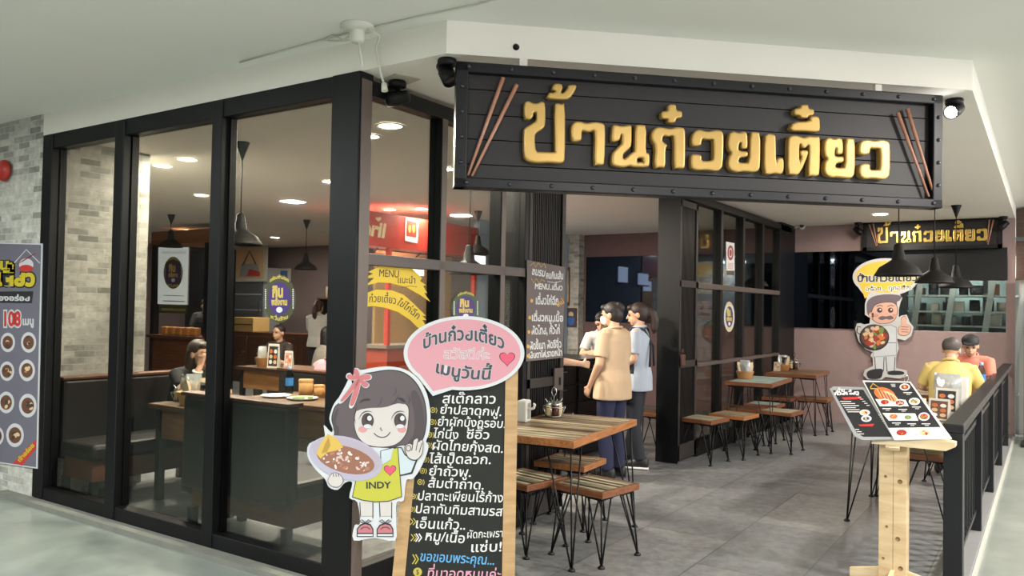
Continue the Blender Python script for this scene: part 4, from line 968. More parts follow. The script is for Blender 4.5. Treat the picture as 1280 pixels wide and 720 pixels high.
# ---- chalk board hung on the folded door
a = Art((FX+.018, 5.1, 1.5), (1, 0, 0), px=True); M_bb = mat('brown_chalkboard', '#655a59', .6, noise=.1, scale=4)
a.slab([(659, 325), (707, 334), (703.5, 447), (657.5, 452)], .014, M_bb, M_black)
for s_, x0, y0, x1, y1, h, m in (('ชมรม', 664, 343, 681, 346, 13, M_chalk), ('คนกินเส้น', 682, 348, 704, 349, 12, M_chalk), ('MENU..เตี๋ยว', 668, 361, 703, 363, 10, M_chalk), ('เตี๋ยวไก่ฉีก', 669, 380, 698, 381, 14, M_chalk), ('เตี๋ยวหมู,เนื้อ', 664, 401, 704, 402, 13, M_chalk),
                              ('ผัดไทย, คั่วไก่', 664, 418, 700, 417, 14, M_chalk), ('ผัดขี้เมา ผัดซีอิ๊ว', 662, 437, 702, 434, 13, M_chalk), ('เย็นตาโฟ,ราดหน้า', 661, 448, 703, 444, 11, M_chalk)):
    a.text(s_, x0, y0, x1, y1, h, m, 2, .03)
M_cy2 = mat('chalk_orange', '#d9a84a', .7)
for x, y in ((664.5, 376), (662, 397), (661, 415), (660, 433), (660, 445)): a.poly(ellp(x, y, 1.7, 2.4), M_cy2, 2)
a.line([(663, 332), (667, 328), (669, 334), (673, 328), (676, 334), (680, 329), (682, 335)], .8, M_cy2, 2); a.line([(664, 348), (667, 354), (670, 348), (674, 354), (677, 349), (681, 352)], .8, M_cy2, 2); a.line([(684, 352), (694, 353.5), (702, 351)], .7, M_chalk, 2)
a.text('ใหม่', 697, 384, 706, 378, 8, M_cy2, 2, .02)
tag(a.build('door_chalkboard'), 'narrow brown chalkboard of noodle dishes hung on the folded door', 'chalkboard')

# ---- yellow ribbons stuck to the corner window
M_yel = mat('sticker_yellow', '#d9b92c', .5); M_ybk = mat('sticker_ink', '#3a2f26', .5)
RX = FX-.0445
def window_art(): return Art((RX, 3.5, 1.6), (1, 0, 0), px=True)
def rp(pts): return [(445+x/4, 240+y/4) for x, y in pts]
a = window_art()
a.poly(rp([(60, 400), (105, 378), (130, 360), (200, 358), (270, 375), (330, 430), (320, 445), (350, 465), (335, 470), (355, 505), (340, 505), (372, 550), (320, 515), (250, 475), (170, 455), (110, 452), (45, 470), (90, 430), (40, 430), (85, 408)]), M_yel, 1)
a.text('MENU', 445+112/4, 240+422/4, 445+215/4, 240+428/4, 13, M_ybk, 2, .01); a.text('แนะนำ', 445+205/4, 240+455/4, 445+298/4, 240+458/4, 12, M_ybk, 2, .01); a.line(rp([(230, 478), (270, 470), (305, 475)]), .6, M_ybk, 2)
tag(a.build('yellow_ribbon_sticker'), 'upper yellow ribbon sticker reading MENU on the corner window', 'sticker')
a = window_art()
a.poly(rp([(50, 505), (100, 488), (180, 492), (240, 515), (290, 560), (350, 620), (330, 618), (352, 640), (330, 640), (345, 662), (315, 685), (270, 640), (210, 600), (150, 580), (90, 570), (25, 575), (55, 550), (20, 545), (50, 530)]), M_yel, 1)
a.text('ก๋วยเตี๋ยว', 445+62/4, 240+552/4, 445+200/4, 240+562/4, 13, M_ybk, 2, .01, 1.5); a.text('ไข่ไก่ฉีก', 445+200/4, 240+560/4, 445+308/4, 240+640/4, 12, M_ybk, 2, .01, 1)
tag(a.build('yellow_ribbon_sticker'), 'lower curved yellow ribbon sticker naming egg noodles', 'sticker')

# ---- oval loyalty stickers
M_olive = mat('sticker_olive', '#4a4a32', .5); M_purple = mat('sticker_purple', '#4a2f78', .5); M_osand = mat('sticker_sand', '#d9c060', .5)
def oval(a, cx, cy, rx, ry, rim, mid, sx=1.0, top='อร่อยง่ายเจอ', low='หมื่นร้าน'):
    a.poly(ellp(cx, cy, rx, ry), rim, 1); a.poly(ellp(cx, cy, rx*.70, ry*.70), mid, 2)
    a.text('กิน', cx-rx*.45, cy-ry*.08, cx+rx*.25, cy-ry*.08, ry*.62, M_osand, 3, .06); a.text('พลังงาน', cx-rx*.5, cy+ry*.26, cx+rx*.5, cy+ry*.26, ry*.36, M_osand, 3, .05)
    a.poly(ellp(cx, cy+ry*.46, rx*.2, ry*.12), M_wh, 3)
    a.text(top, cx-rx*.6, cy-ry*.68, cx+rx*.6, cy-ry*.68, ry*.2, M_osand, 3, .04, ry*.16); a.text(low, cx-rx*.55, cy+ry*.80, cx+rx*.55, cy+ry*.80, ry*.2, M_osand, 3, .04, -ry*.1)
    for k in range(10):
        for q in (-1, 1): a.poly(ellp(cx+q*rx*.86, cy+ry*(k-4.5)*.085, rx*.05, ry*.03, 0, 8), M_wh, 3)
a = Art((-3.7, FY+.049, 1.5), (0, -1, 0), px=True); oval(a, 349.5, 373.5, 20, 30, M_olive, M_purple); tag(a.build('oval_sticker'), 'purple and olive oval sticker on the tall window beside the corner post', 'sticker')
a = window_art(); oval(a, 582, 385, 17, 21, mat('sticker_green', '#3d5a3c', .5), M_purple); tag(a.build('oval_sticker'), 'green rimmed oval sticker peeping over the pink speech bubble', 'sticker')
a = Art((RX, 9.3, 1.5), (1, 0, 0), px=True); oval(a, 911.5, 396, 6.6, 19, mat('sticker_pale', '#c9c6c0', .5), mat('sticker_blue', '#3a3560', .5)); tag(a.build('oval_sticker'), 'pale rimmed oval sticker on the far glazed screen', 'sticker')
a = Art((RX, 9.3, 2.2), (1, 0, 0), px=True); a.poly([(907.5, 302), (918, 304), (918, 338), (908, 338)], M_wh, 1); a.poly(ellp(913, 316, 3.8, 9.5), M_dred, 2); a.poly(ellp(913, 316, 2.2, 6), M_wh, 3); a.poly(ellp(913, 316, 1.6, 4.5), M_dred, 4)
for i in range(5): a.line([(909.5, 329+i*1.6), (916.5, 329.5+i*1.6)], .5, M_rd, 2)
a.poly([(908, 338.5), (918, 338.5), (918, 344), (908, 343.5)], mat('print_olive', '#5a4a2c', .5), 1); tag(a.build('notice_sticker'), 'white notice sticker with red oval high on the far screen', 'sticker')

# ---- chef cut-out against the back wall
CY_ = BACK-.05
a = Art((0, CY_, 1), (0, -1, 0), px=True); M_gcut = mat('cutout_pale', '#c3c3c1', .5); M_cyel = mat('bubble_yellow', '#dfb940', .5); M_fl = mat('ink_flesh', '#d9a894', .5); M_ch = mat('ink_grey_hair', '#6a5f66', .5)
def cp(pts): return [(1060+x/4.5, 320+y/4.5) for x, y in pts]
st = MB()
sil = cp([(212+186*math.cos(math.radians(t)), 118+106*math.sin(math.radians(t))) for t in range(145, 420, 9)]+[(290, 215), (305, 235), (295, 260), (285, 300), (285, 345), (300, 335), (330, 330), (345, 370), (368, 400), (355, 450), (320, 475), (275, 465), (285, 520), (270, 570), (270, 630), (330, 645), (335, 675), (290, 690), (210, 680), (190, 695), (110, 695), (85, 670), (95, 640), (140, 620), (140, 575), (125, 560), (140, 540), (100, 525), (60, 480), (40, 410), (50, 380), (70, 378), (90, 385), (120, 380), (125, 350), (95, 330), (95, 270), (105, 235), (70, 195)])
a.slab(sil, .02, M_gcut)
a.poly(cp(ellp(212, 118, 178, 98)), M_gcut, .6); a.poly(cp(ellp(212, 118, 170, 90)), M_cyel, 1); a.poly(cp([(70, 170), (130, 200), (95, 240)]), M_cyel, 1)
a.text('บ้านก๋วยเตี๋ยว', *cp([(50, 145)])[0], *cp([(392, 140)])[0], 12.5, M_gcut, 2, .10); a.text('บ้านก๋วยเตี๋ยว', *cp([(50, 145)])[0], *cp([(392, 140)])[0], 12.5, M_ink, 3, .02)
a.text('อร่อย... ทุกอย่าง', *cp([(98, 198)])[0], *cp([(360, 188)])[0], 8, M_wh, 2, .10); a.text('อร่อย... ทุกอย่าง', *cp([(98, 198)])[0], *cp([(360, 188)])[0], 8, M_ink, 3, .0)
a.poly(spl(cp([(105, 300), (110, 255), (150, 225), (230, 215), (300, 225), (290, 250), (275, 260), (270, 300), (200, 270), (140, 330), (115, 335)]), 4), M_ch, 2)
fc = spl(cp([(130, 340), (140, 290), (175, 265), (250, 260), (280, 290), (272, 345), (240, 375), (180, 382), (145, 365)]), 4); a.poly(fc, M_ink, 3); a.poly([(1106+(x-1106)*.96, 391.5+(y-391.5)*.96) for x, y in fc], M_fl, 4); a.poly(cp(ellp(132, 335, 15, 18)), M_fl, 4)
for x in (178, 240): a.poly(cp(ellp(x, 305, 15, 14)), M_eye, 5); a.poly(cp(ellp(x+4, 302, 5, 5)), M_wh, 6); a.line(cp([(x-18, 285), (x, 276), (x+18, 282)]), 1.1, M_ch, 5)
a.poly(spl(cp([(170, 350), (190, 338), (215, 340), (240, 335), (258, 350), (235, 358), (215, 354), (190, 360)]), 4), M_ch, 5)
for x in (158, 262): a.poly(cp(ellp(x, 335, 14, 9)), M_blush, 4.5)
a.poly(cp([(150, 395), (240, 385), (275, 400), (275, 560), (140, 570)]), M_gy, 2); a.poly(cp([(154, 400), (240, 390), (270, 404), (270, 556), (144, 566)]), M_cw, 3); a.line(cp([(145, 490), (272, 488)]), .6, M_ink, 4)
for x0, x1 in ((148, 205), (212, 266)): a.poly(cp([(x0, 568), (x1, 568), (x1-4, 650), (x0+6, 650)]), M_ink, 2); a.poly(cp([(x0+4, 568), (x1-4, 568), (x1-8, 648), (x0+10, 648)]), M_cw, 3)
a.poly(spl(cp([(105, 660), (130, 640), (190, 635), (195, 660), (180, 688), (120, 690)]), 4), M_ink, 4); a.poly(spl(cp([(222, 655), (250, 645), (300, 648), (318, 658), (300, 668), (235, 668)]), 4), M_ink, 4)
th_ = spl(cp([(285, 400), (300, 385), (300, 350), (318, 338), (330, 355), (328, 380), (352, 395), (350, 430), (325, 448), (292, 445), (280, 425)]), 4); a.poly(th_, M_ink, 4); a.poly([(1130.5+(x-1130.5)*.94, 408+(y-408)*.95) for x, y in th_], M_fl, 5)
for y in (398, 412, 426): a.line(cp([(300, y), (340, y+2)]), .6, M_ink, 6)
a.poly(cp(ellp(148, 458, 84, 74)), M_ink, 5); a.poly(cp(ellp(150, 454, 76, 66)), mat('ink_pan', '#5a4038', .5), 6); a.line(cp([(72, 400), (55, 395), (50, 430), (70, 440)]), 1.2, M_ink, 5)
rng = random.Random(5)
for i in range(40):
    q = rng.random()*6.28; k = math.sqrt(rng.random()); a.poly(cp(ellp(150+66*k*math.cos(q), 454+56*k*math.sin(q), rng.uniform(8, 20), rng.uniform(7, 14), rng.random()*3, 9)), rng.choice([M_or, M_dred, M_tan, M_meat, M_grn]), 7+.01*i)
tag(a.build('chef_cutout'), 'moustached cartoon chef cutout with thumb up and yellow bubble on the back wall', 'cutout sign')

# ---- second gold sign high on the back wall
SYB = BACK-.14
def b2(x, y): return at_y(x, y, SYB)
s2 = thing('back_sign', 'smaller black and gold sign high on the back wall', 'sign', b2(1165, 310))
p0, p1 = b2(1079, 278), b2(1253, 268); q0, q1 = b2(1079, 311), b2(1253, 313)
X0, X1 = p0.x, p1.x; Z1_, Z0_ = (p0.z+p1.z)/2, (q0.z+q1.z)/2
MB().span((X0, SYB, Z0_), (X1, SYB+.06, Z1_), ch=.005).build('sign_panel', M_plank, s2)
fr = MB(); fr.span((X0, SYB-.02, Z0_), (X1, SYB+.06, Z0_+.05)).span((X0, SYB-.02, Z1_-.05), (X1, SYB+.06, Z1_)).span((X0, SYB-.02, Z0_), (X0+.05, SYB+.06, Z1_)).span((X1-.05, SYB-.02, Z0_), (X1, SYB+.06, Z1_)); fr.build('sign_frame', mat('sign_frame_metal'), s2)
MB().span((X0+.3, SYB+.06, Z0_+.1), (X0+.36, BACK, Z1_-.1)).span((X1-.36, SYB+.06, Z0_+.1), (X1-.3, BACK, Z1_-.1)).build('wall_bracket', M_black, s2)
us = [q[0] for o, h in LUV for q in o]; zs = [q[1] for o, h in LUV for q in o]
l0, l1 = b2(1097, 302), b2(1234, 300); sx_ = (l1.x-l0.x)/(max(us)-min(us)); base2 = b2(1165, 303).z; hz = (b2(1165, 275).z-base2)/(max(zs)-min(zs))
M_gold_b = mat('gold_letter_bright', '#e3c168', .25, .7)
for o, h in LUV:
    f_ = lambda q: ((q[0]-min(us))*sx_, (q[1]-min(zs))*hz)
    letter_mesh([[f_(q) for q in o]]+([[f_(q) for q in h]] if h else []), lambda c: Vector((l0.x+c.x, SYB-.012-c.z, base2+c.y)), .02, .005).build('gold_letter', M_gold_b, s2)
for (x0, y0), (x1, y1) in (((1087, 281), (1096, 308)), ((1092, 280), (1097, 307)), ((1242, 275), (1235, 306)), ((1237, 275), (1234, 303))):
    MB().tube([b2(x0, y0)+Vector((0, -.03, 0)), b2(x1, y1)+Vector((0, -.03, 0))], [.010, .006], 6).build('chopstick', M_stick, s2)
for lb, px, dx in (('black spotlight at the end of the back sign near the glazed screen', 1073, .15), ('black spotlight at the end of the back sign over the railing', 1254, -.15)):
    p = at_y(px, 268, SYB-.1); p.z = CEIL; spotlight(lb, p, p+Vector((dx, .05, -.25)), rod=.08)
# ---- security camera
p = at_y(1000, 282, BACK-.12); t = thing('security_camera', 'white bullet security camera with hanging cable on the mauve wall', 'security camera', (p.x, BACK, p.z)); M_cam = mat('camera_white', '#cfcac4', .4)
MB().lathe([(0, 0), (.05, 0), (.05, .02), (.02, .035), (0, .035)], (p.x, BACK, p.z), 16, R=Matrix.Rotation(PI/2, 3, 'X')).build('wall_plate', M_cam, t)
MB().tube([(p.x, BACK-.03, p.z), (p.x, BACK-.12, p.z+.02)], .014, 8).build('bracket', M_cam, t)
MB().tube([(p.x-.09, BACK-.13, p.z+.05), (p.x+.05, BACK-.22, p.z+.0)], [.045, .045], 14).build('camera_body', M_cam, t); MB().tube([(p.x+.045, BACK-.217, p.z+.001), (p.x+.056, BACK-.226, p.z-.004)], [.04, .04], 14).build('lens', M_black, t)
MB().tube([(p.x-.02, BACK-.03, p.z), (p.x-.10, BACK-.05, p.z-.02), (p.x-.15, BACK-.05, p.z-.12), (p.x-.13, BACK-.05, p.z-.26)], .012, 6).build('cable', M_cam, t)

# ---- poster and alarm bell on the outside brick wall
PF = FY-.015
a = Art((-6.9, PF, 1), (0, -1, 0), px=True); M_post = mat('poster_mauve', '#6d6976', .5); M_pw = mat('poster_white', '#c9c8ca', .5); M_py = mat('poster_yellow', '#c9b530', .5)
a.slab([(-60, 302), (53, 304.5), (46.5, 586), (-60, 570)], .012, M_pw); a.poly([(-59, 303), (51.5, 306), (45, 584), (-59, 569)], M_post, 1)
a.text('บ้าน', -22, 336, 12, 337, 18, M_ink, 2, .12); a.text('บ้าน', -22, 336, 12, 337, 18, M_py, 3, .05); a.text('ก๋วยเตี๋ยว', -46, 355, 44, 357, 26, M_ink, 2, .13); a.text('ก๋วยเตี๋ยว', -46, 355, 44, 357, 26, M_py, 3, .06)
a.line([(17, 330), (33, 312), (50, 329)], 1.2, M_pw, 2); a.poly(ellp(33, 331, 9, 8), M_pw, 2); a.poly(ellp(33, 335.5, 8.6, 4.5), M_rd, 3)
for q in (0, 3): a.line([(22+q*2, 330-q), (42+q, 318-q*.5)], .8, M_dred, 4)
a.poly([(-50, 365), (42, 364), (40, 379), (-50, 378)], M_ink, 2); a.text('พันธุ์ไทยของอร่อย', -48, 375, 38, 376, 9, M_pw, 3, .04)
a.text('108', 3, 407, 26, 407, 25, M_pw, 2, .12); a.text('108', 3, 407, 26, 407, 25, M_rd, 3, .04); a.text('เมนู', 28, 406, 43, 406, 13, M_pw, 3, .04); a.text('กว่า', -30, 405, 1, 405, 13, M_pw, 3, .04)
for x, y, r in ((10, 428, 9), (36, 428, 9.5), (-17, 428, 9), (9, 464, 9), (34, 463, 10), (-18, 464, 9), (8, 503, 10), (35, 507, 11), (-18, 500, 9), (19, 544, 11), (-4, 545, 9)): dish(a, x, y, r, 2, [mat('food_brown', '#6a4636', .5), mat('food_dark', '#4a3a30', .5), M_tan], M_pw, r*1.35)
a.poly([(16, 579), (45, 549), (45, 561), (28, 582)], M_rd, 2); a.text('เจ้าอร่อย', 25, 578, 44, 557, 7, M_py, 3, .04)
tag(a.build('menu_poster'), 'tall mauve poster of noodle dishes with red 108 on the grey brick', 'poster')
p = at_y(10, 214, FY); t = thing('alarm_bell', 'round red alarm bell high on the grey brick wall', 'alarm bell', p); RX_ = Matrix.Rotation(PI/2, 3, 'X')
MB().lathe([(.05, 0), (.05, .03), (0, .03)], p, 20, R=RX_).build('bell_base', M_rd, t); MB().lathe([(.088, .025), (.088, .04), (.075, .06), (.04, .072), (.012, .074), (.012, .08), (0, .08)], p, 28, R=RX_).build('bell_dome', mat('bell_red', '#a82a20', .35), t)

# ---- junction box, aerial and loose cable on the mall ceiling; wire; small sensor on the bulkhead
p = at_z(447, 32, 3.0); t = thing('wifi_unit', 'white round ceiling unit with tangled cables above the glass corner', 'ceiling unit', p); M_wp = mat('cable_white', '#d3d2c6', .5)
MB().lathe([(.09, -.001), (.09, -.015), (.06, -.03), (0, -.03)], p, 24).build('ceiling_plate', M_wp, t); MB().lathe([(.04, -.03), (.04, -.075), (.028, -.09), (0, -.09)], p, 18).build('sensor_body', M_wp, t)
MB().tube([p+Vector((0, 0, -.05)), p+Vector((.09, -.05, -.24))], .006, 6).build('aerial', M_wp, t)
MB().tube([p+Vector((.06, 0, -.02)), p+Vector((.12, .04, -.06)), at_y(470, 60, FY-.02), at_y(475, 88, FY-.02), at_y(480, 105, FY-.02)], .006, 6).build('hanging_cable', M_wp, t)
MB().tube([at_y(480, 104, FY-.02), at_y(481, 114, FY-.02)], [.014, .018], 8).build('cable_plug', M_wp, t)
MB().tube([p+Vector((-.02, 0, -.03)), p+Vector((-.12, .02, -.05)), p+Vector((-.22, .03, -.004)), p+Vector((-.3, .05, -.012)), p+Vector((-.26, .12, -.004)), p+Vector((-.1, .15, -.004))], .005, 6).build('loose_cable', M_wp, t)
tag(MB().tube([at_z(x, y, 2.99) for x, y in ((300, 78), (360, 62), (440, 41), (520, 22), (600, 5), (640, -6))], .0055, 6).build('ceiling_wire', M_wp, loc=at_z(440, 41, 2.99)), 'thin white wire running straight across the mall ceiling', 'wire')
pn_ = Vector((1, -1, 0)).normalized(); dn = Vector((2.04, -2.17, 0)).normalized(); p = hit(645, 59, (-2.53, 3.16, 2.9), dn)
tag(MB().ell(p, (.014, .014, .014), n=14, m=10).lathe([(.017, 0), (.017, .004), (.013, .008)], p, 16, R=dn.to_track_quat('Z', 'Y').to_matrix()).build('bulkhead_sensor', M_black, loc=p), 'small dark round sensor on the white bulkhead above the gold sign', 'sensor')

# ================================================================== PEOPLE
def remesh(mb, name, m, parent, vox, smooth=4, world=False):
    """one continuous smooth surface out of overlapping closed shapes"""
    me = bpy.data.meshes.new('tmp'); me.from_pydata([tuple(v) for v in mb.v], [], mb.f)
    bm = bmesh.new(); bm.from_mesh(me); bmesh.ops.remove_doubles(bm, verts=bm.verts, dist=1e-5); bmesh.ops.recalc_face_normals(bm, faces=bm.faces); bm.to_mesh(me); bm.free()
    o = bpy.data.objects.new('tmp', me); COL.objects.link(o)
    r = o.modifiers.new('r', 'REMESH'); r.mode = 'VOXEL'; r.voxel_size = vox; r.use_smooth_shade = True
    s = o.modifiers.new('s', 'SMOOTH'); s.iterations = smooth; s.factor = .5
    bpy.context.view_layer.update(); dg = bpy.context.evaluated_depsgraph_get()
    out = bpy.data.meshes.new_from_object(o.evaluated_get(dg)); bpy.data.objects.remove(o); bpy.data.meshes.remove(me)
    out.name = name; out.materials.clear(); out.materials.append(m)
    n = bpy.data.objects.new(name, out); COL.objects.link(n); n.parent = parent; XF[n.name] = XF[parent.name].copy()
    return n
V = Vector
def stand_pose():
    return dict(pel=V((0, 0, .90)), chest=V((0, 0, 1.20)), neck=V((0, .012, 1.375)), head=V((0, -.012, 1.505)), yaw=0.0, pitch=0.0,
                shL=V((.165, .01, 1.325)), shR=V((-.165, .01, 1.325)), elL=V((.205, .03, 1.06)), elR=V((-.205, .03, 1.06)), wrL=V((.20, -.04, .84)), wrR=V((-.20, -.04, .84)),
                hiL=V((.085, 0, .86)), hiR=V((-.085, 0, .86)), knL=V((.09, -.02, .47)), knR=V((-.09, -.02, .47)), anL=V((.09, .02, .08)), anR=V((-.09, .02, .08)), toL=V((.02, -1, 0)), toR=V((-.02, -1, 0)))
def sit_pose(h=.456, lean=.06):
    p = h+.085
    return dict(pel=V((0, 0, p)), chest=V((0, -lean*.6, p+.30)), neck=V((0, -lean, p+.475)), head=V((0, -lean-.03, p+.605)), yaw=0.0, pitch=0.0,
                shL=V((.17, -lean, p+.425)), shR=V((-.17, -lean, p+.425)), elL=V((.23, -lean-.10, p+.17)), elR=V((-.23, -lean-.10, p+.17)), wrL=V((.12, -.34, p+.245)), wrR=V((-.12, -.34, p+.245)),
                hiL=V((.09, -.02, p)), hiR=V((-.09, -.02, p)), knL=V((.12, -.40, p+.01)), knR=V((-.12, -.40, p+.01)), anL=V((.12, -.36, .08)), anR=V((-.12, -.36, .08)), toL=V((.05, -1, 0)), toR=V((-.05, -1, 0)))
def raise_up(J, dz):
    for k in ('chest', 'neck', 'head', 'shL', 'shR', 'elL', 'elR'): J[k] = J[k]+V((0, 0, dz*(.6 if k == 'chest' else 1)))
def add_hand(mb, w, d, n, thumb, s=1.0, curl=.5):
    """palm and five fingers: w wrist, d hand direction, n the way the palm faces, thumb side vector"""
    d = V(d).normalized(); n = V(n); n = (n-d*n.dot(d)).normalized(); t = V(thumb); t = (t-d*t.dot(d)-n*t.dot(n)).normalized()
    for k in range(4):
        o = t*(.024-.016*k)*s
        mb.cap(w+o*.6, w+d*.075*s+o, .013*s, .0115*s, 8)
        L = (.062, .072, .067, .052)[k]*s; c1 = curl; c2 = curl*1.9; b = w+d*.078*s+o
        m1 = b+(d*math.cos(c1)+n*math.sin(c1))*L*.5; m2 = m1+(d*math.cos(c2)+n*math.sin(c2))*L*.5
        mb.cap(b, m1, .0092*s, .0086*s, 8); mb.cap(m1, m2, .0086*s, .0072*s, 8)
    b = w+d*.025*s+t*.026*s; m1 = b+(d*.65+t*.65+n*.35).normalized()*.036*s; m2 = m1+(d*.9+t*.15+n*.45).normalized()*.032*s
    mb.cap(w+t*.012*s+d*.01*s, b, .013*s, .0125*s, 8); mb.cap(b, m1, .0115*s, .010*s, 8); mb.cap(m1, m2, .010*s, .008*s, 8)
def person(label, loc, rz, J, skin='#c39a7e', top='#c8ad8c', sleeve=.78, bottom='#22263a', shoe='#1b1b1d', hair='short', haircol='#1d1a1a', vox=.0075, hands=((None, .5), (None, .5)), group=None, mask=False, build=1.0, hem=.07, wr=None, cap_hat=None, apron=None, sole=None, top_rough=.8):
    t = thing('person', label, 'person', loc, rz, group)
    sk = mat('skin_'+skin[1:], skin, .5, noise=.06, scale=20); b = build
    P = J; RH = Matrix.Rotation(P['yaw'], 3, 'Z') @ Matrix.Rotation(P['pitch'], 3, 'X'); H = P['head']
    def hd(x, y, z): return H+RH @ V((x, y, z))
    sh = (P['shL']-P['shR']).normalized()
    def sec(c, rx, ry, up): up = up.normalized(); a = (sh-up*sh.dot(up)).normalized(); return (c, a*rx, up.cross(a)*ry)
    def torso(k, hz=None):
        up1 = P['chest']-P['pel']; up2 = P['neck']-P['chest']; L = []
        f = .018 if k > 0 else 0.0; L.append(sec(P['pel']-up1.normalized()*(.06 if hz is None else hz), .158*b+k+f*1.5, .118*b+k+f*1.2, up1)); L.append(sec(P['pel'], .158*b+k+f, .118*b+k+f, up1)); L.append(sec(P['pel']+up1*.35, .147*b+k+f*.5, .107*b+k+f*.5, up1)); L.append(sec(P['chest'], .162*b+k, .118*b+k, (up1+up2)))
        L.append(sec(P['chest']+up2*.45, .165*b+k, .105*b+k, up2)); L.append(sec(P['chest']+up2*.80, .125*b+k, .078*b+k, up2)); L.append(sec(P['neck'], .062+k, .058+k, up2)); return L
    bd = MB(); bd.loft(torso(-.012))
    bd.cap(P['shL']-sh*.03, P['shR']+sh*.03, .045*b, .045*b); bd.cap(P['neck']-V((0, 0, .03)), H+RH @ V((0, .02, -.06)), .052, .050)
    for s in 'LR':
        bd.cap(P['sh'+s], P['el'+s], .044*b, .036*b); bd.cap(P['el'+s], P['wr'+s], .036*b, .024); bd.cap(P['hi'+s], P['kn'+s], .080*b, .052*b); bd.cap(P['kn'+s], P['an'+s], .052*b, .034)
        bd.cap(P['an'+s]-V((0, 0, .035)), P['an'+s]+P['to'+s].normalized()*.12-V((0, 0, .05)), .032, .026)
    # head: skull, jaw, nose, ears, lips
    bd.ell(hd(0, .012, .022), (.074, .092, .088), RH, 20, 14); bd.ell(hd(0, -.022, -.038), (.056, .062, .066), RH, 18, 12); bd.ell(hd(0, -.052, -.078), (.026, .024, .022), RH, 12, 8)
    bd.cap(hd(0, -.082, .005), hd(0, -.100, -.024), .009, .012, 10); bd.ell(hd(0, -.085, -.055), (.022, .012, .008), RH, 12, 8)
    for s in (-1, 1): bd.ell(hd(s*.075, .012, -.008), (.009, .02, .032), RH, 10, 8); bd.ell(hd(s*.033, -.073, .021), (.02, .012, .006), RH, 10, 6)
    for s, (hv, cu) in zip('LR', hands):
        w = P['wr'+s]; d = (w-P['el'+s]).normalized(); q = 1 if s == 'L' else -1
        if hv is None: d0, n0, t0 = d, V((-q, 0, 0)), V((0, -1, 0))
        else: d0, n0, t0 = [V(x) for x in hv]
        add_hand(bd, w+d*.01, d0, n0, t0, 1.0, cu)
    body = remesh(bd, 'body', sk, t, vox, 3)
    fe = MB(); M_e = mat('eye_dark', '#1a1413', .2); M_l = mat('lip_tone', '#9c5d53', .5)
    for s in (-1, 1):
        MB().ell(hd(s*.032, -.077, .004), (.0125, .008, .0065), RH, 10, 8).build('eye', M_e, t, world=False)
        MB().cap(hd(s*.018, -.086, .024), hd(s*.048, -.076, .026), .0035, .0025, 6).build('eyebrow', mat('hair_'+haircol[1:], haircol, .55), t, world=False)
    if mask: MB().ell(hd(0, -.05, -.045), (.055, .054, .048), RH, 18, 12).build('face_mask', mat('mask_white', '#cfd4d6', .7), t, world=False)
    else: MB().ell(hd(0, -.094, -.053), (.019, .006, .005), RH, 10, 6).build('mouth', M_l, t, world=False)
    # hair
    hm = mat('hair_'+haircol[1:], haircol, .45, noise=.25, scale=60)
    if hair != 'none':
        h = MB(); h.ell(hd(0, .024, .038), (.083, .094, .086), RH, 20, 14)
        if hair in ('bun', 'pony', 'long', 'bob'): h.ell(hd(0, .045, .0), (.08, .075, .085), RH, 18, 12); h.ell(hd(0, -.055, .075), (.058, .035, .03), RH, 14, 10)
        if hair == 'bun': h.ell(hd(.0, .095, .055), (.05, .045, .045), RH, 14, 10); h.ell(hd(.02, .09, .085), (.03, .03, .03), RH)
        if hair == 'pony':
            q = [hd(0, .10, .04), hd(.0, .15, .0), hd(.0, .165, -.08), hd(.0, .15, -.16), hd(0, .14, -.20)]; rr = [.035, .042, .045, .036, .012]
            for i in range(4): h.cap(q[i], q[i+1], rr[i], rr[i+1], 12)
        if hair in ('long', 'bob'):
            L = .30 if hair == 'long' else .13
            h.loft([(hd(0, .04, .03), RH @ V((.086, 0, 0)), RH @ V((0, .07, 0))), (hd(0, .05, -.07), RH @ V((.090, 0, 0)), RH @ V((0, .062, 0))), (hd(0, .06, -.07-L*.6), RH @ V((.092, 0, 0)), RH @ V((0, .05, 0))), (hd(0, .07, -.07-L), RH @ V((.07, 0, 0)), RH @ V((0, .035, 0)))])
        remesh(h, 'hair', hm, t, .008, 4)
    if cap_hat:
        c = MB(); c.ell(hd(0, .015, .055), (.088, .102, .068), RH, 20, 12); c.loft([(hd(0, -.07, .052), RH @ V((.075, 0, 0)), RH @ V((0, .07, -.0))), (hd(0, -.075, .060), RH @ V((.072, 0, 0)), RH @ V((0, .072, 0)))])
        remesh(c, 'cap', mat('cap_'+cap_hat[1:], cap_hat, .7), t, .007, 3)
    # shirt
    tm = mat('top_'+top[1:], top, top_rough, noise=.07, scale=12)
    s_ = MB(); s_.loft(torso(.014, hem)); s_.cap(P['shL']-sh*.03, P['shR']+sh*.03, .056*b, .056*b)
    for s in 'LR':
        e = P['sh'+s].lerp(P['el'+s], sleeve) if sleeve <= 1 else P['el'+s]; d = (P['el'+s]-P['sh'+s]).normalized(); u = d.orthogonal().normalized(); v = d.cross(u)
        s_.loft([(P['sh'+s]-d*.02, u*.056*b, v*.056*b), (P['sh'+s].lerp(e, .5), u*.060*b, v*.060*b), (e, u*.058*b, v*.058*b)], 16)
        if sleeve > 1:
            w = P['el'+s].lerp(P['wr'+s], sleeve-1); d2 = (P['wr'+s]-P['el'+s]).normalized(); u = d2.orthogonal().normalized(); v = d2.cross(u)
            s_.cap(P['el'+s], P['el'+s]+d2*.01, .05*b, .05*b); s_.loft([(P['el'+s], u*.05*b, v*.05*b), (w, u*.04, v*.04)], 16)
    remesh(s_, 'shirt', tm, t, .009, 3)
    up2 = (P['neck']-P['chest']).normalized()
    cl = MB(); c0 = P['neck']+up2*.004; a1 = (sh-up2*sh.dot(up2)).normalized(); a2 = up2.cross(a1)
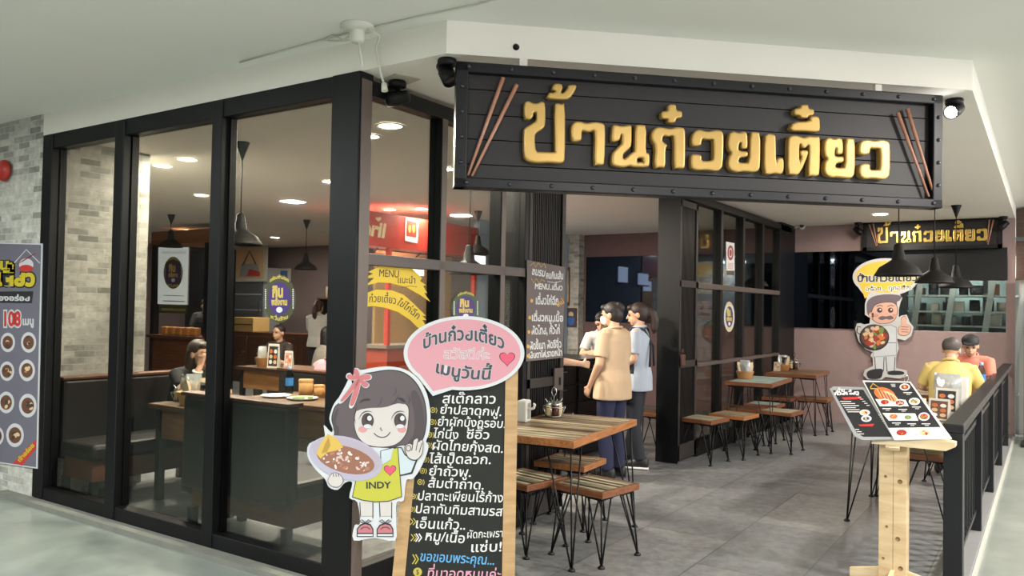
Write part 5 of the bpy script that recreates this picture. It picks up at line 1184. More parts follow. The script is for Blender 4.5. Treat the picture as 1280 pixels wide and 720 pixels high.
    cl.tube([c0+a1*.068*math.cos(k*PI/12)+a2*.066*math.sin(k*PI/12)+up2*(.006+.012*math.sin(k*PI/12)*(-1 if a2.y < 0 else 1)) for k in range(24)], .011, 8, closed=True); cl.build('collar', tm, t, world=False)
    # trousers and shoes
    bm_ = mat('bottom_'+bottom[1:], bottom, .8, noise=.08, scale=10); tr_ = MB(); up1 = (P['chest']-P['pel']).normalized()
    tr_.loft([sec(P['pel']+up1*.08, .150*b, .110*b, up1), sec(P['pel'], .160*b, .122*b, up1), sec(P['pel']-V((0, 0, .09)), .150*b, .118*b, up1)])
    for s in 'LR':
        a_, k_, n_ = P['hi'+s], P['kn'+s], P['an'+s]; d = (k_-a_).normalized(); u = d.orthogonal().normalized(); v = d.cross(u)
        tr_.cap(a_, k_, .092*b, .068*b, 16); d = (n_-k_).normalized(); u = d.orthogonal().normalized(); v = d.cross(u)
        tr_.cap(k_, k_+d*.02, .068*b, .068*b, 16); tr_.loft([(k_, u*.068*b, v*.068*b), (k_.lerp(n_, .5), u*.064*b, v*.064*b), (k_.lerp(n_, .97), u*.058, v*.058)], 18)
    remesh(tr_, 'trousers', bm_, t, .010, 4)
    for s in 'LR':
        f = P['to'+s].normalized(); g = V((-f.y, f.x, 0)); c = P['an'+s]; z0 = c.z-.08
        so = MB(); so.loft([(c+f*x-V((0, 0, c.z-z0-.04-h*.5)), g*w_, V((0, 0, h*.5+.03))) for x, w_, h in ((-.075, .02, .03), (-.06, .034, .05), (0, .037, .06), (.06, .040, .035), (.12, .042, .018), (.16, .03, .008), (.175, .012, .0))], 16)
        o = so.build('shoe', mat('shoe_'+shoe[1:], shoe, .5), t, world=False)
        if sole: MB().loft([(c+f*x-V((0, 0, c.z-z0-.014)), g*(w_+.003), V((0, 0, .014))) for x, w_ in ((-.077, .022), (-.06, .036), (.06, .042), (.12, .044), (.16, .032), (.178, .014))], 16).build('sole', mat('sole_white', sole, .6), o, world=False)
    if apron:
        ap = MB(); am = mat('apron_'+apron[1:], apron, .7); up1 = P['chest']-P['pel']
        L = torso(.022, .25); n = 24; vs = []; fs = []
        for c, a1, b1 in (L[0], L[2], L[3], L[4]):
            fr = -1 if b1.y > 0 else 1
            for k in range(13): th = (PI*k/12); vs.append(c+a1*math.cos(th)*1.0+b1*fr*math.sin(th))
        for i in range(3): fs += [(i*13+k, i*13+k+1, (i+1)*13+k+1, (i+1)*13+k) for k in range(12)]
        ap.add(vs, fs, 0, True); o = ap.build('apron', am, t, world=False); m_ = o.modifiers.new('t', 'SOLIDIFY'); m_.thickness = .006
        st = MB()
        for s in (-1, 1):
            c3 = P['chest']; st.tube([c3+sh*s*.08+V((0, -.140, .02)), P['neck']+sh*s*.092+V((0, -.055, .004)), P['neck']+sh*s*.09+V((0, .07, -.012)), P['chest']+sh*(-s)*.07+V((0, .142, 0)), P['pel']+sh*(-s)*.12+V((0, .142, .1))], .011, 6)
            o2 = st.build('apron_strap', am, t, world=False); st = MB()
    return t
# -- the four around the entrance
J = stand_pose(); J.update(yaw=.3, pitch=.12, wrL=V((.175, -.13, .85)), elL=V((.215, .0, 1.06)), wrR=V((-.165, -.15, .86)), elR=V((-.215, -.01, 1.06)), head=V((0, -.03, 1.50)))
p = at_z(764, 598, .004)
person('person in short sleeved beige shirt and navy trousers with dark bun, seen from behind', p, math.radians(-98), J, top='#bda284', bottom='#1d2240', hair='bun', haircol='#1f1715', mask=True, vox=.006, build=1.08, hem=.17)
J = stand_pose(); J.update(yaw=.15, pitch=.15, elL=V((.20, -.0, 1.07)), wrL=V((.14, -.17, .98)), elR=V((-.20, .0, 1.07)), wrR=V((-.14, -.17, .98)), anR=V((-.07, -.10, .08)), anL=V((.09, .06, .08)))
p = at_z(795, 584, .004)
person('person in pale blue shirt with dark apron straps, ponytail and white soled shoes', p, math.radians(-76), J, top='#a6b0be', bottom='#23262f', hair='pony', haircol='#2a1a17', shoe='#1d1d1f', sole='#d8d6d2', apron='#20222a', vox=.006, hem=.14, build=.98)
J = stand_pose(); J.update(pel=V((0, .1, .90)), chest=V((0, -.02, 1.16)), neck=V((0, -.13, 1.29)), head=V((0, -.19, 1.40)), pitch=.45, shL=V((.16, -.12, 1.24)), shR=V((-.16, -.12, 1.24)), elL=V((.22, -.22, 1.03)), elR=V((-.22, -.22, 1.03)), wrL=V((.11, -.38, 1.05)), wrR=V((-.11, -.38, 1.05)))
p = at_x(735, 405, -4.45); 
person('person with black bob in white shirt bending over the counter', (-4.38, 8.58, .004), math.radians(15), J, top='#c9c9c9', bottom='#23252a', hair='bob', haircol='#17151a', vox=.0075)
J = stand_pose(); J.update(elR=V((-.25, -.20, 1.10)), wrR=V((-.31, -.46, 1.07)))
p = V((-3.72, 5.78, .004)); person('person mostly hidden by the door chalkboard holding an arm out', p, PI, J, top='#4a4040', bottom='#23252a', hair='short', haircol='#17151a', vox=.0065, sleeve=.6)
# -- two at the terrace table
J = sit_pose(.452, .16); J.update(head=V((0, -.24, 1.13)), pitch=.25, yaw=-.1); J.update(wrL=V((.10, -.40, .80)), wrR=V((-.16, -.42, .80)), elL=V((.25, -.22, .76)), elR=V((-.25, -.22, .76))); raise_up(J, .09)
person('person in yellow polo shirt with cropped grey hair seen from behind', (-.78, 8.60, .004), PI, J, top='#d2bb70', bottom='#2b2b33', hair='short', haircol='#4a4340', build=1.03, sleeve=.85)
J = sit_pose(.452, .12); J.update(head=V((.0, -.20, 1.12)), pitch=.3, yaw=.1, wrL=V((.14, -.42, .80)), wrR=V((-.12, -.40, .80)), elL=V((.19, -.22, .74))); raise_up(J, .11)
person('person in salmon shirt and black cap facing the yellow shirt', (-.70, 10.16, .004), 0, J, top='#cf7a66', bottom='#2b2b33', hair='short', haircol='#1d1a1a', cap_hat='#1c1d20', build=1.0)

# ================================================================== INSIDE THE RESTAURANT
M_sofa = mat('booth_vinyl', '#170f0e', .5, noise=.1, scale=5); M_rwood = mat_wood('booth_wood', '#4a2c1c', '#6b4128', .45, (4, 30, 30)); M_dk = mat('kitchen_black', '#0d0d10', .35)
def booth(label, x, y, rz, L=1.2, group='dark brown booth benches'):
    t = thing('booth_bench', label, 'bench', (x, y, .004), rz, group)
    MB().box((0, 0, .40), (L, .48, .12), ch=.03).build('seat_cushion', M_sofa, t, world=False)
    MB().box((0, .25, .62), (L, .10, .62), ch=.03).build('backrest', M_sofa, t, world=False)
    MB().box((0, .02, .26), (L-.06, .42, .16)).build('seat_base', M_rwood, t, world=False)
    MB().box((0, .25, .935), (L+.02, .12, .025), ch=.006).build('top_rail', M_rwood, t, world=False)
    for sx in (-1, 1):
        for sy in (-.16, .24): MB().box((sx*(L/2-.06), sy, .09), (.05, .05, .18)).build('leg', M_dk, t, world=False)
    return t
booth('dark booth bench standing against the inner grey brick wall', -6.17, 3.86, PI/2, 1.12)
booth('dark booth bench with its back to the tall window beside the corner post', -4.32, 3.60, PI, 1.05)
booth('brown booth bench behind the window bench, under the person in pink', -5.55, 5.42, PI, 1.0)
def dtable(label, x, y, rz, w, d, m):
    t = thing('restaurant_table', label, 'table', (x, y, .004), rz, 'dark wooden tables inside the restaurant')
    MB().box((0, 0, .735), (w, d, .04), ch=.006).build('tabletop', m, t, world=False)
    MB().box((0, 0, .60), (w-.14, d-.12, .23)).build('apron', mat_wood('table_apron_wood', '#6b4626', '#8a6238', .45, (4, 30, 30)), t, world=False)
    for sx in (-1, 1):
        for sy in (-1, 1): MB().box((sx*(w/2-.07), sy*(d/2-.07), .36), (.055, .055, .72), ch=.004).build('leg', M_dk, t, world=False)
    return t
M_tt = mat_strips('strips_inside', .05, ['#7a5a3c', '#8f7050', '#6b4c30', '#a08462'], 1)
I1 = dtable('dark wooden table with bread basket close behind the second window', -5.36, 4.0, 0, 1.0, .62, M_tt)
I2 = dtable('dark wooden table with bowls and plates behind the window bench', -5.05, 4.72, 0, 1.30, .62, M_tt)
I3 = dtable('wooden table with tray and card in front of the person in grey', -7.9, 6.9, 0, 1.3, .7, M_tt)
def onT(t, x, y): return XF[t.name] @ V((x, y, .753))
caddy('wire condiment caddy beside the tan bread basket inside', onT(I1, -.40, -.08), .1)
basket('tan basket of puffed snacks on the table behind the second window', onT(I1, -.16, -.14), .125, .10, 3, .2, 1.1, mat('basket_cane', '#c9a468', .6, noise=.2, scale=60))
card('white folded card beside the tan snack basket inside', onT(I1, .05, -.2), .1, .09, .19)
card('small white card with red print behind the tan snack basket', onT(I1, -.18, .1), .2, .07, .20, col=M_or)
def plate(label, p, r=.12, food=None, deep=False):
    t = thing('food_plate', label, 'plate', p, 0, 'plates of food on the inside tables')
    MB().lathe([(0, .004), (r*.6, 0), (r, .018), (r, .022), (r*.6, .008), (0, .008)], n=24).build('plate', M_plastic, t, world=False)
    mb = MB(); rng = random.Random(int(p[0]*100))
    for i in range(12): q = rng.random()*6.28; k = rng.random()*r*.5; mb.ell((k*math.cos(q), k*math.sin(q), .016), (rng.uniform(.015, .03), rng.uniform(.012, .02), .012), Matrix.Rotation(rng.random()*3, 3, 'Z'), 8, 6)
    mb.build('food', food or M_tan, t, world=False); return t
plate('white plate of noodles in front of the person with the watch', onT(I1, .24, -.02), .12)
plate('white plate with fried food by the table edge inside', onT(I1, .40, -.18), .10, M_or)
plate('plate of rolled pancakes near the wooden cups inside', onT(I2, -.12, -.08), .13, M_grn); plate('white plate of herbs at the table end behind the window bench', onT(I2, -.42, -.1), .13, M_wh)
def cup(label, p, r=.045, h=.12):
    t = thing('wooden_cup', label, 'cup', p, 0, 'tan wooden cups on the inside table'); m = mat_wood('cup_wood', '#b9864c', '#d0a066', .5, (6, 6, 30))
    MB().lathe([(0, .002), (r, 0), (r, h), (r*.9, h), (r*.88, .01), (0, .008)], n=20).build('cup_body', m, t, world=False)
    MB().lathe([(r*1.02, h*.82), (r*1.05, h*.85), (r*1.05, h*.95), (r*1.02, h*.98)], n=20).build('cup_rim', m, t, world=False)
cup('tall tan wooden cup on the table behind the window bench', onT(I2, -.28, .10), .06, .15); cup('middle tan wooden cup of three on the inside table', onT(I2, -.14, .12), .045, .11); cup('small tan wooden cup beside the wire caddy inside', onT(I2, -.03, .14), .045, .10)
caddy('steel condiment caddy behind the tan wooden cups', onT(I2, .12, .14), .2, False, 1.15)
def glass(label, p, m=None):
    t = thing('drink_glass', label, 'glass', p, 0, 'drink glasses on the inside tables'); MB().lathe([(0, .002), (.032, 0), (.04, .14), (.037, .14), (.03, .01), (0, .01)], n=18).build('glass_body', m or M_clear, t, world=False)
    MB().lathe([(0, .012), (.029, .012), (.034, .09), (0, .09)], n=18).build('drink', mat('drink_tea', '#9a6a4a', .3), t, world=False)
    MB().tube([(.01, 0, .02), (-.03, .01, .27)], .006, 6).build('straw', M_plastic, t, world=False)
glass('drink glass with white straw on the table behind the window bench', onT(I2, .30, .02)); glass('second drink glass at the end of the inside table', onT(I2, .45, .05))
bottle('clear water bottle standing between the two inside tables', onT(I2, -.56, .16), .24, .034)
card('white card with dark picture on the far inside table', onT(I3, -.1, -.2), .1, .18, .30); card('pink printed card beside the white card on the far inside table', onT(I3, .12, -.15), .2, .12, .22, col=M_blush)
basket('cane basket of snacks on the far inside table', onT(I3, -.36, -.1), .13, .11, 2, 0, 1.2); caddy('condiment caddy on the far inside table', onT(I3, -.55, .0), .2, False, 1.2)

# ---- people inside
J = sit_pose(.45, .20); J.update(head=V((.0, -.26, 1.12)), pitch=.05, yaw=.3, elL=V((.17, -.42, .80)), elR=V((-.19, -.40, .80)), wrL=V((.03, -.37, 1.02)), wrR=V((-.05, -.36, 1.02)))
hv = ((V((-.2, .1, 1)), V((-.8, .4, 0)), V((0, .6, .2))), (V((.2, .1, 1)), V((.8, .4, 0)), V((0, .6, .2))))
w1 = person('person with long dark hair resting chin on clasped hands, white watch', (-6.12, 4.18, .004), math.radians(82), J, skin='#d0a184', top='#1d1c1d', bottom='#4a2a2a', hair='long', haircol='#3a2c24', vox=.006, hands=((hv[0], .9), (hv[1], .9)), sleeve=.6)
I = XF[w1.name].inverted(); c = V((-.03, -.37, .985)); MB().tube([J['wrR'].lerp(J['elR'], .16)+V((.034*math.cos(k*PI/8), .034*math.sin(k*PI/8), .01*math.sin(k*PI/8))) for k in range(16)], .010, 6, closed=True).build('wristwatch', M_plastic, w1, world=False)
J = sit_pose(.45, .05); J.update(yaw=1.15); person('person in pink top with short dark hair looking sideways', (-5.72, 5.44, .004), PI, J, skin='#b98a70', top='#b98a94', bottom='#33292c', hair='bob', haircol='#33261f', sleeve=.8, build=1.1)
J = sit_pose(.45, .10); person('person in grey shirt with black hair sitting with back turned', (-8.1, 7.55, .004), math.radians(165), J, top='#8a857c', bottom='#2b2b30', hair='bob', haircol='#141214')
J = sit_pose(.45, .10); person('person in black top facing the camera behind the far inside table', (-9.1, 7.8, .004), math.radians(10), J, top='#3a302d', bottom='#2b2b30', hair='short', haircol='#1d1818')
J = sit_pose(.45, .10); person('person in brown top leaning beside the grey shirt', (-7.95, 8.75, .004), math.radians(-30), J, top='#5a443c', bottom='#2b2b30', hair='short', haircol='#2a211d')
J = stand_pose(); J.update(elL=V((.21, -.12, 1.06)), wrL=V((.14, -.33, 1.05)), elR=V((-.21, -.12, 1.06)), wrR=V((-.14, -.33, 1.05))); person('staff person in white shirt and black skirt at the bread shelf', (-10.35, 9.6, .004), math.radians(200), J, top='#cfcfcc', bottom='#1d1d20', hair='pony', haircol='#3a2019')
J = stand_pose(); J.update(pitch=.35, elL=V((.22, -.1, 1.06)), wrL=V((.16, -.3, 1.0)), elR=V((-.22, -.1, 1.06)), wrR=V((-.16, -.3, 1.0)), head=V((0, -.05, 1.49)))
p = person('person in black shirt with small yellow badge behind the drink kiosk', (-12.35, 8.82, .004), math.radians(50), J, top='#1b1b1e', bottom='#1d1d20', hair='short', haircol='#1a1616', build=1.1)
MB().ell((.07, -.135, 1.24), (.022, .008, .028), None, 10, 8).build('badge', M_py, p, world=False)

# ---- serving counter by the entrance
t = thing('serving_counter', 'black drawer counter inside the entrance beside the standing people', 'counter', (-4.2, 6.9, .004))
MB().span((-4.55, 5.7, .05), (-4.02, 8.0, 1.0)).build('cabinet_body', M_dk, t); MB().span((-4.6, 5.65, 1.0), (-3.98, 8.05, 1.04), ch=.006).build('countertop', mat('counter_dark', '#25211f', .3), t)
for yy in (5.75, 6.5, 7.25):
    for z in (.62, .80) if True else (): 
        d = MB().span((-4.02, yy+.02, z), (-4.0, yy+.70, z+.16), ch=.004).build('drawer', mat('drawer_black', '#1b1a1c', .3), t); MB().span((-4.0, yy+.2, z+.12), (-3.985, yy+.5, z+.13)).build('handle', M_steel, d)
    d = MB().span((-4.02, yy+.02, .08), (-4.0, yy+.70, .60), ch=.004).build('door', mat('drawer_black', '#1b1a1c', .3), t); MB().ell((-3.985, yy+.62, .5), (.014, .014, .014), None, 10, 8).build('knob', M_steel, d)
t = thing('serving_bowl', 'reddish bowl standing on the black serving counter', 'bowl', (-4.28, 6.62, 1.04)); MB().lathe([(0, .004), (.08, 0), (.15, .13), (.145, .135), (.075, .012), (0, .01)], n=24).build('bowl_body', mat('bowl_red', '#7a4432', .5), t, world=False); MB().lathe([(0, .10), (.12, .10)], n=24).build('bowl_filling', M_meat, t, world=False)
for i, (yy, h, r) in enumerate(((6.85, .16, .05), (6.98, .13, .045), (7.1, .18, .04))):
    t = thing('steel_canister', 'steel canister on the black serving counter', 'canister', (-4.3, yy, 1.04), 0, 'steel canisters on the serving counter'); MB().lathe([(0, .002), (r, 0), (r, h), (0, h)], n=20).build('canister_body', M_steel, t, world=False); MB().lathe([(r*1.05, h), (r*1.05, h+.015), (.012, h+.025), (.012, h+.04), (0, h+.042)], n=20).build('canister_lid', M_steel, t, world=False)

# ---- mirrored band on the back wall
M_mir = mat('dark_mirror', '#3a4250', .03, 1.0)
t = thing('wall_mirror', 'long dark mirror band across the mauve back wall', 'mirror', (-3.5, BACK, 1.35))
X = [-6.6, -5.0, -3.4, -2.56, OX0-.02]
for a_, b_ in zip(X, X[1:]): MB().span((a_+.003, BACK-.02, 1.345), (b_-.003, BACK-.001, 2.45)).build('mirror_panel', M_mir, t)
tag(MB().span((OX0-.02, BACK-.03, OZ1), (OX1+.02, BACK-.001, 2.45), ch=.004).build('black_fascia_panel', mat('fascia_black', '#0c0d10', .35), loc=(OX0, BACK, 2.2)), 'black gloss panel on the back wall under the small gold sign', 'panel')
struct('window_pass', MB().span((OX0, BACK+.02, OZ0), (OX1, BACK+.03, OZ1)), mat_glass('pass_glass', '#c3cbc8', 1.0))
# shelves of the store room behind the glass
M_shf = mat('shelf_green_white', '#aeb8b2', .5); t = thing('storage_shelf', 'pale green metal storage shelf behind the glass of the back wall', 'shelf', (-1.05, 12.85, 0))
for x in (-1.62, -1.2, -.74, -.36): MB().box((x, 12.70, 1.2), (.075, .05, 2.4), M=Matrix.Rotation(.13, 3, 'Y')).build('upright', M_shf, t); MB().box((x, 13.12, 1.2), (.06, .05, 2.4)).build('upright', M_shf, t)
for z in (.5, 1.40, 1.60, 1.82, 2.06): MB().span((-1.68, 12.68, z), (-.34, 13.15, z+.025)).build('shelf_board', M_shf, t)
MB().span((-2.3, 12.72, 1.5), (-1.68, 12.8, 1.9)).build('side_panel', mat('store_side', '#4d5557', .6), t)
rng = random.Random(11); kinds = [('storage_tin', 'tin'), ('bread_bag', 'bag'), ('storage_box', 'box')]
for z in (1.425, 1.625, 1.845):
    x = -1.52
    while x < -.5:
        k = rng.choice(kinds); w = rng.uniform(.10, .17); h = rng.uniform(.10, .16); c_ = rng.choice(['#3a3d42', '#c9c4b4', '#8a5a48', '#23262b', '#a9a59a', '#d6d2c6', '#59432f'])
        t = thing(k[0], 'x', k[1], (x, 12.82, z), 0, {'tin': 'tins', 'bag': 'bread bags', 'box': 'boxes'}[k[1]]+' on the storage shelf'); t['label'] = {'tin': 'round tin on the pale storage shelf behind glass', 'bag': 'crumpled bread bag on the pale storage shelf behind glass', 'box': 'small box on the pale storage shelf behind glass'}[k[1]]
        m = mat('goods_'+c_[1:], c_, .5, noise=.2, scale=20)
        if k[1] == 'tin': MB().lathe([(0, 0), (w/2, 0), (w/2, h), (w*.46, h+.004), (0, h+.004)], n=18).build('tin_body', m, t, world=False)
        elif k[1] == 'bag': mb = MB(); bag(mb, (0, 0, 0), w, h*1.1, .07); mb.build('bag_film', m, t, world=False)
        else: MB().box((0, 0, h/2), (w*.9, .12, h), ch=.004).build('box_body', m, t, world=False)
        x += w+.04
store_l = lamp(thing('store_fill_lamp', 'round fill lamp added behind the back wall to light the shelf', 'lamp', (-1.1, 12.75, 2.5)), 'AREA', (0, 0, -.03), 110, (.95, 1, .97), .3); MB().lathe([(0, 0), (.15, 0), (.15, .04), (0, .05)], n=20).build('fill_lamp_disc', M_trim if 'M_trim' in globals() else M_plastic, store_l.parent, world=False)  # unseen lamp added to brighten the shelves behind the glass

# ---- drink kiosk far inside, with its lit poster
t = thing('drink_kiosk', 'dark drink kiosk with brown canopy and white lit poster', 'kiosk', (-11.6, 7.9, .004)); KX0, KX1, KY = -12.75, -11.25, 8.0
MB().span((KX0, KY, 2.52), (KX1+.1, KY+.5, 2.74), ch=.006).build('canopy', mat_wood('kiosk_wood', '#7a4a28', '#93603a', .5), t)
for x in (KX0+.05, KX1): MB().span((x-.05, KY+.02, .004), (x+.05, KY+.12, 2.52)).build('kiosk_post', M_dk, t)
MB().span((KX0+.1, KY+.02, .004), (KX1-.05, KY+.10, .95)).build('counter_front', mat_wood('kiosk_front', '#4a2a17', '#7a4522', .5), t); MB().span((KX0, KY-.05, .95), (KX1, KY+.4, 1.0)).build('counter_top', M_rwood, t)
MB().span((KX0-.9, KY+1.3, .004), (KX1-1.0, KY+1.35, 2.52)).build('kiosk_back', M_dk, t)
a = Art(V((0, KY-.03, 1.5)), (0, -1, 0), px=True); a.slab([(198, 309), (236, 309), (234, 381), (197, 380)], .02, mat('lit_poster', '#dfe4e4', .4, emit=.35), M_gy); oval(a, 216.5, 341, 12, 20, M_olive, M_purple)
a.text('อร่อยง่ายเจอหมื่นร้าน', 202, 317, 233, 317, 5, M_gy, 2); a.line([(204, 369), (230, 370)], .7, M_ink, 2); a.line([(204, 376), (231, 377)], 1, M_ink, 2); a.poly([(199, 381), (234, 382), (234, 392), (199, 391)], M_olive, 1); a.text('nomchoc.com', 202, 388, 232, 389, 6, M_osand, 2)
a.build('lit_poster', t)
for i in range(5):
    tt = thing('toast_loaf', 'golden loaf standing on the kiosk counter', 'loaf', (KX0+.35+.2*i, KY+.1, 1.0), 0, 'golden loaves on the kiosk counter'); MB().box((0, 0, .07), (.16, .12, .14), ch=.03).build('loaf', mat('loaf_gold', '#b9793a', .6, noise=.2), tt, world=False)
# glass door fridge with framed pictures above
t = thing('display_fridge', 'white glass door display fridge against the dark inner wall', 'fridge', (-15.0, 11.7, .004)); fx0, fx1 = -15.5, -14.35
MB().span((fx0, 11.75, .004), (fx1, 12.15, 2.35)).build('fridge_body', mat('fridge_white', '#b9bdc4', .4), t); d = MB().span((fx0+.08, 11.72, .3), (fx1-.08, 11.75, 2.1)).build('door', mat('fridge_door_grey', '#5d626c', .2), t); MB().span((fx1-.16, 11.69, .9), (fx1-.13, 11.72, 1.6)).build('handle', M_steel, d)
for z in (1.0, 1.4, 1.75): MB().span((fx0+.1, 11.715, z), (fx1-.1, 11.72, z+.02)).build('shelf_edge', M_plastic, t)
t = thing('wooden_crate', 'pale wooden crate on the low cabinet before the fridge', 'crate', at_y(313, 414, 10.6)); wc = t.location.copy()
MB().box((0, 0, .14), (.66, .4, .28), ch=.006).build('crate_body', mat_wood('crate_wood', '#c9a060', '#e0bf84', .6), t, world=False); MB().box((0, -.201, .14), (.6, .004, .02)).build('crate_gap', M_rwood, t, world=False)
t = thing('low_cabinet', 'long low brown cabinet along the dark inner wall', 'cabinet', (wc.x, 10.6, .004)); MB().span((wc.x-1.2, 10.35, .004), (wc.x+1.8, 10.95, wc.z-.004)).build('cabinet_body', M_rwood, t)
for k in range(4): d = MB().span((wc.x-1.15+.72*k, 10.32, .1), (wc.x-.48+.72*k, 10.35, wc.z-.08), ch=.004).build('door', M_rwood, t); MB().ell((wc.x-.55+.72*k, 10.31, wc.z*.6), (.015, .015, .015), None, 8, 6).build('knob', M_steel, d)
def picture(label, px, y=BACK, art=None, m=None):
    (x0, y0), (x1, y1) = px; p0, p1 = at_y(x0, y0, y-.03), at_y(x1, y1, y-.03); c = (p0+p1)/2; t = thing('framed_picture', label, 'picture', c, 0, 'framed pictures on the inner walls')
    MB().span((p0.x, y-.03, p1.z), (p1.x, y-.001, p0.z), ch=.004).build('picture_frame', m or M_plastic, t); a = Art((c.x, y-.032, c.z), (0, -1, 0), px=True); k = .09
    xa, xb, ya, yb = x0+(x1-x0)*k, x1-(x1-x0)*k, y0+(y1-y0)*k, y1-(y1-y0)*k
    art(a, xa, xb, ya, yb); a.build('picture_sheet', t)
def art_bag(a, x0, x1, y0, y1):
    a.poly([(x0, y0), (x1, y0), (x1, y1), (x0, y1)], M_tan, 1); a.line([(x0+(x1-x0)*.25, y1-(y1-y0)*.45), ((x0+x1)/2, y0+2), (x1-(x1-x0)*.25, y1-(y1-y0)*.45)], 2, M_bd, 2); a.poly([(x0+(x1-x0)*.2, (y0+y1)/2), (x1-(x1-x0)*.2, (y0+y1)/2), (x1-(x1-x0)*.12, y1-2), (x0+(x1-x0)*.12, y1-2)], M_gy, 2); a.poly([(x0+(x1-x0)*.5, y1-12), (x1-(x1-x0)*.12, y1-8), (x1-(x1-x0)*.12, y1-3), (x0+(x1-x0)*.4, y1-3)], M_rd, 3)
def art_blue(a, x0, x1, y0, y1):
    a.poly([(x0, y0), (x1, y0), (x1, y1), (x0, y1)], mat('print_blue', '#3f6fb0', .4), 1); a.poly([(x0, y1-6), ((x0+x1)/2, y0+8), (x1, y1-3), (x1, y1), (x0, y1)], mat('print_navy', '#1d2f55', .4), 2); a.poly([(x0+2, y0+3), (x0+14, y0+6), (x0+4, y0+9)], M_wh, 2); a.poly(ellp(x1-5, (y0+y1)/2, 4, 5), M_py, 2)
def art_dark(a, x0, x1, y0, y1):
    a.poly([(x0, y0), (x1, y0), (x1, y1), (x0, y1)], mat('print_slate', '#4a4a5a', .4), 1); a.poly(ellp((x0+x1)/2, y0+(y1-y0)*.3, 3, 3.5), M_tan, 2); a.poly(ellp((x0+x1)/2, y0+(y1-y0)*.7, 4, 6), mat('print_blue'), 2)
picture('cream framed picture of a shoulder bag above the fridge', ((291, 308), (333, 352)), 11.70, art_bag); picture('white framed blue landscape on the dark inner wall', ((334, 336), (362, 362)), BACK, art_blue)
picture('tall narrow dark framed picture on the brick pier', ((708, 334), (711, 382)), 12.02, lambda a, x0, x1, y0, y1: a.poly([(x0, y0), (x1, y0), (x1, y1), (x0, y1)], M_tan, 1), M_rwood); picture('dark framed photo of two figures on the brick pier', ((707.5, 385), (720, 409)), 12.02, art_dark, M_rwood)
# shelf with bread bags
sx0, sx1 = at_y(398, 372, 11.8).x, at_y(420, 372, 11.8).x; zs_ = at_y(405, 372, 11.8).z
t = thing('bread_shelf', 'wooden wall shelf carrying bags of bread on the dark inner wall', 'shelf', (sx0, 12.0, zs_-.03)); MB().span((sx0, 11.75, zs_-.03), (sx1+.3, BACK, zs_)).build('shelf_board', M_rwood, t); MB().span((sx0, 11.8, zs_-.6), (sx1+.3, BACK, zs_-.57)).build('shelf_board', M_rwood, t); MB().span((sx0, 11.78, .004), (sx0+.04, 12.1, zs_-.03)).build('shelf_side', M_dk, t)
for r_, zz in enumerate((zs_, zs_-.57)):
    for i in range(3):
        tt = thing('bread_bag', 'bag of bread on the wooden wall shelf', 'bag', (sx0+.17+.19*i, 11.93, zz), 0, 'bread bags on the wall shelf'); mb = MB(); bag(mb, (0, 0, 0), .18, .24+.04*(i % 2), .10, .3*(i % 3)); mb.build('bag_film', [M_bag, M_foil][(i+r_) % 2], tt, world=False)
# ---- red stall on the inner side, seen through the corner window
RXs = -6.85; t = thing('red_stall', 'red food stall with cream lettering seen through the corner window', 'stall', (RXs, 8.1, .004)); M_red = mat('stall_red', '#c23a2c', .4)
MB().span((RXs-.3, 6.95, 2.28), (RXs, 9.35, 2.70)).build('fascia', M_red, t); MB().span((RXs-.4, 7.5, .004), (RXs, 9.35, 1.02)).build('stall_counter', mat('stall_counter_red', '#a8402c', .5), t); MB().span((RXs-.43, 7.45, 1.02), (RXs+.03, 9.38, 1.06)).build('counter_top', mat('stall_top', '#8a7a70', .4), t)
MB().span((RXs-.5, 7.75, .004), (RXs-.46, 9.35, 2.28)).build('stall_back', mat('stall_cream', '#b08a5a', .6), t)
for y in (7.5, 9.3): MB().span((RXs-.06, y, 1.06), (RXs, y+.05, 2.28)).build('stall_post', M_red, t)
a = Art((RXs+.003, 8, 2.4), (1, 0, 0), px=True); a.text('erii', 452, 292, 481, 297, 26, mat('stall_letter', '#e6cfa0', .5), 1, .04); a.poly(heart(473, 274, 7), mat('stall_letter'), 1); a.build('stall_lettering', t)
a = Art((RXs+.004, 8, 2.4), (1, 0, 0), px=True); a.slab([(507, 272), (523, 275), (522, 304), (506.5, 301)], .02, M_wh); a.poly([(508.5, 275), (521.5, 277.5), (520.5, 297), (508, 295)], M_dred, 1)
for x in (512, 517): a.poly(ellp(x, 286, 1.6, 5), M_gold2, 2)
tag(a.build('stall_poster'), 'white framed red poster on the red stall fascia', 'poster')
a = Art((RXs+.006, 8, 2), (1, 0, 0), px=True); M_lb = mat('lit_white_panel', '#e9eef2', .4, emit=1.6)
struct('wall_partition', MB().span((-6.95, 9.4, .004), (-6.85, 12.0, CEIL)), mat('partition_blue', '#a3b4c6', .6))
for lb, px in (('bright lit window panel on the blue partition, upper one', ((583, 318), (606, 340))), ('bright lit window panel beside the chalkboard door', ((631, 316), (648, 342)))):
    p0, p1 = at_x(*px[0], -6.84), at_x(*px[1], -6.84); t = thing('light_panel', lb, 'light panel', (p0.x, p0.y, p1.z)); MB().span((-6.85, p0.y, p1.z), (-6.83, p1.y, p0.z)).build('lit_face', M_lb, t); MB().span((-6.85, p0.y-.02, p0.z), (-6.82, p1.y+.02, p0.z+.03)).span((-6.85, p0.y-.02, p1.z-.03), (-6.82, p1.y+.02, p1.z)).build('panel_frame', M_gy, t)
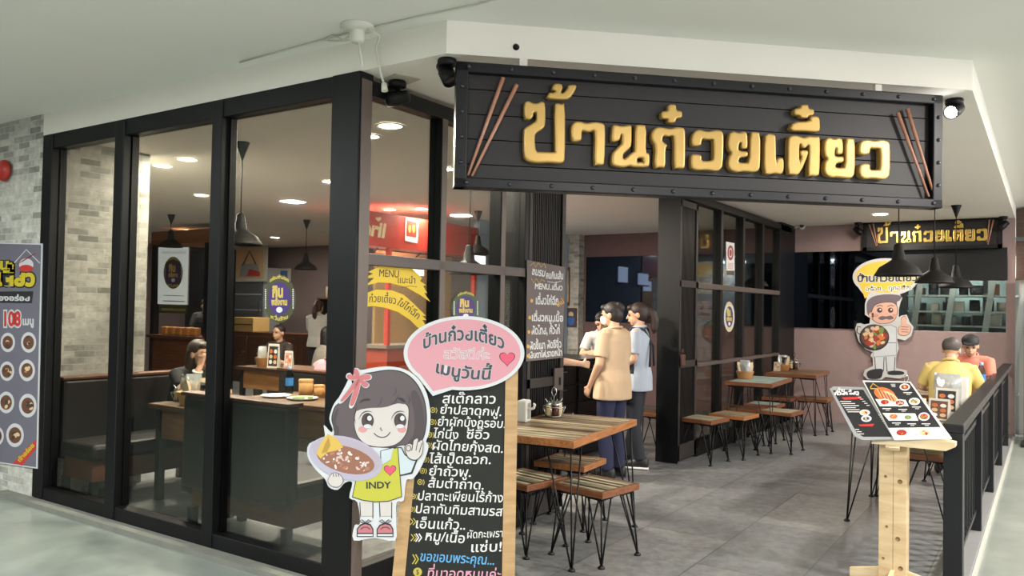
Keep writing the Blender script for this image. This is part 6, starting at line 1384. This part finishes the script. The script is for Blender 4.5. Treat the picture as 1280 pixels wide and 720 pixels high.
for lb, px in (('lit menu panel over the red stall counter, nearer the corner post', ((455, 318), (478, 332))), ('lit menu panel over the red stall counter beside the dark mullion', ((510, 324), (530, 345)))):
    p0, p1 = at_x(*px[0], RXs-.3), at_x(*px[1], RXs-.3); t = thing('light_panel', lb, 'light panel', (p0.x, p0.y, p1.z)); MB().span((RXs-.34, p0.y, p1.z), (RXs-.3, p1.y, p0.z)).build('lit_face', M_lb, t); MB().span((RXs-.35, p0.y-.02, p0.z), (RXs-.29, p1.y+.02, p0.z+.03)).build('panel_frame', M_red, t)
    MB().tube([(RXs-.32, (p0.y+p1.y)/2, p0.z+.02), (RXs-.2, (p0.y+p1.y)/2, 2.30)], .01, 6).build('hanger', M_dk, t)
# pendants inside
for lb, a_ in (('slender black pendant lamp inside behind the tall corner window', (300, 306, 2.02)), ('black pendant lamp inside, centre of the tall corner window', (382, 337, 2.09)), ('black pendant lamp inside before the blue partition', (597, 318, 2.24)), ('black pendant lamp just inside the narrow corner window', (586, 343, 1.87)), ('small black pendant lamp inside near the drink kiosk', (213, 309, 2.45))):
    x, y, z = a_; q = at_y(x, y, {300: 4.1, 382: 8.38, 597: 8.6, 586: 5.5, 213: 7.0}[x]); pendant(lb, q.x, q.y, q.z, .17)
# folding stand banner past the railing
bx = V((-.20, 12.0, 0)); t = thing('banner_stand', 'dark standing banner of round dish pictures by the mall wall past the railing', 'banner', bx)
MB().span((-.25, 11.6, .03), (.43, 11.63, 2.25)).build('banner_frame', M_dk, t); MB().span((-.28, 11.4, .004), (.46, 11.85, .04), ch=.006).build('base', M_dk, t)
a = Art((.08, 11.598, 0), (0, -1, 0)); a.poly([(-.30, .12), (.32, .12), (.32, 2.2), (-.30, 2.2)], M_bd, 1)
for k in range(6): 
    for x in (-.17, .19): a.poly(ellp(x, .35+.27*k, .12, .115), M_gy, 2); a.poly(ellp(x, .35+.27*k, .085, .08), [M_or, M_dred, M_tan][k % 3], 3)
a.build('printed_face', t)
# ---- downlights in the restaurant ceiling
M_trim = mat('lamp_trim_white', '#d8d6cf', .4); M_glow = mat('downlight_glow', '#fff6e6', .3, emit=14)
for i, (x, y) in enumerate([(234, 199), (203, 207), (252, 244), (488, 157), (460, 170), (413, 227), (487, 262), (557, 211), (527, 261), (1100, 268), (344, 297), (236, 288)]):  # last two added to brighten the far left of the dining room
    p = at_z(x, y, CEIL-.003)
    t = thing('downlight', 'x', 'downlight', p, 0, 'round recessed downlights in the restaurant ceiling'); t['label'] = 'round white recessed downlight glowing in the restaurant ceiling'
    MB().lathe([(.10, 0), (.105, -.004), (.085, -.007), (.083, -.001)], n=24).build('trim_ring', M_trim, t, world=False)
    MB().lathe([(0, -.003), (.083, -.003)], n=24).build('diffuser', M_glow, t, world=False)
    lamp(t, 'AREA', (0, 0, -.012), INT_LAMP*(.35 if x == 1100 else 1), (1, .9, .76), .15)
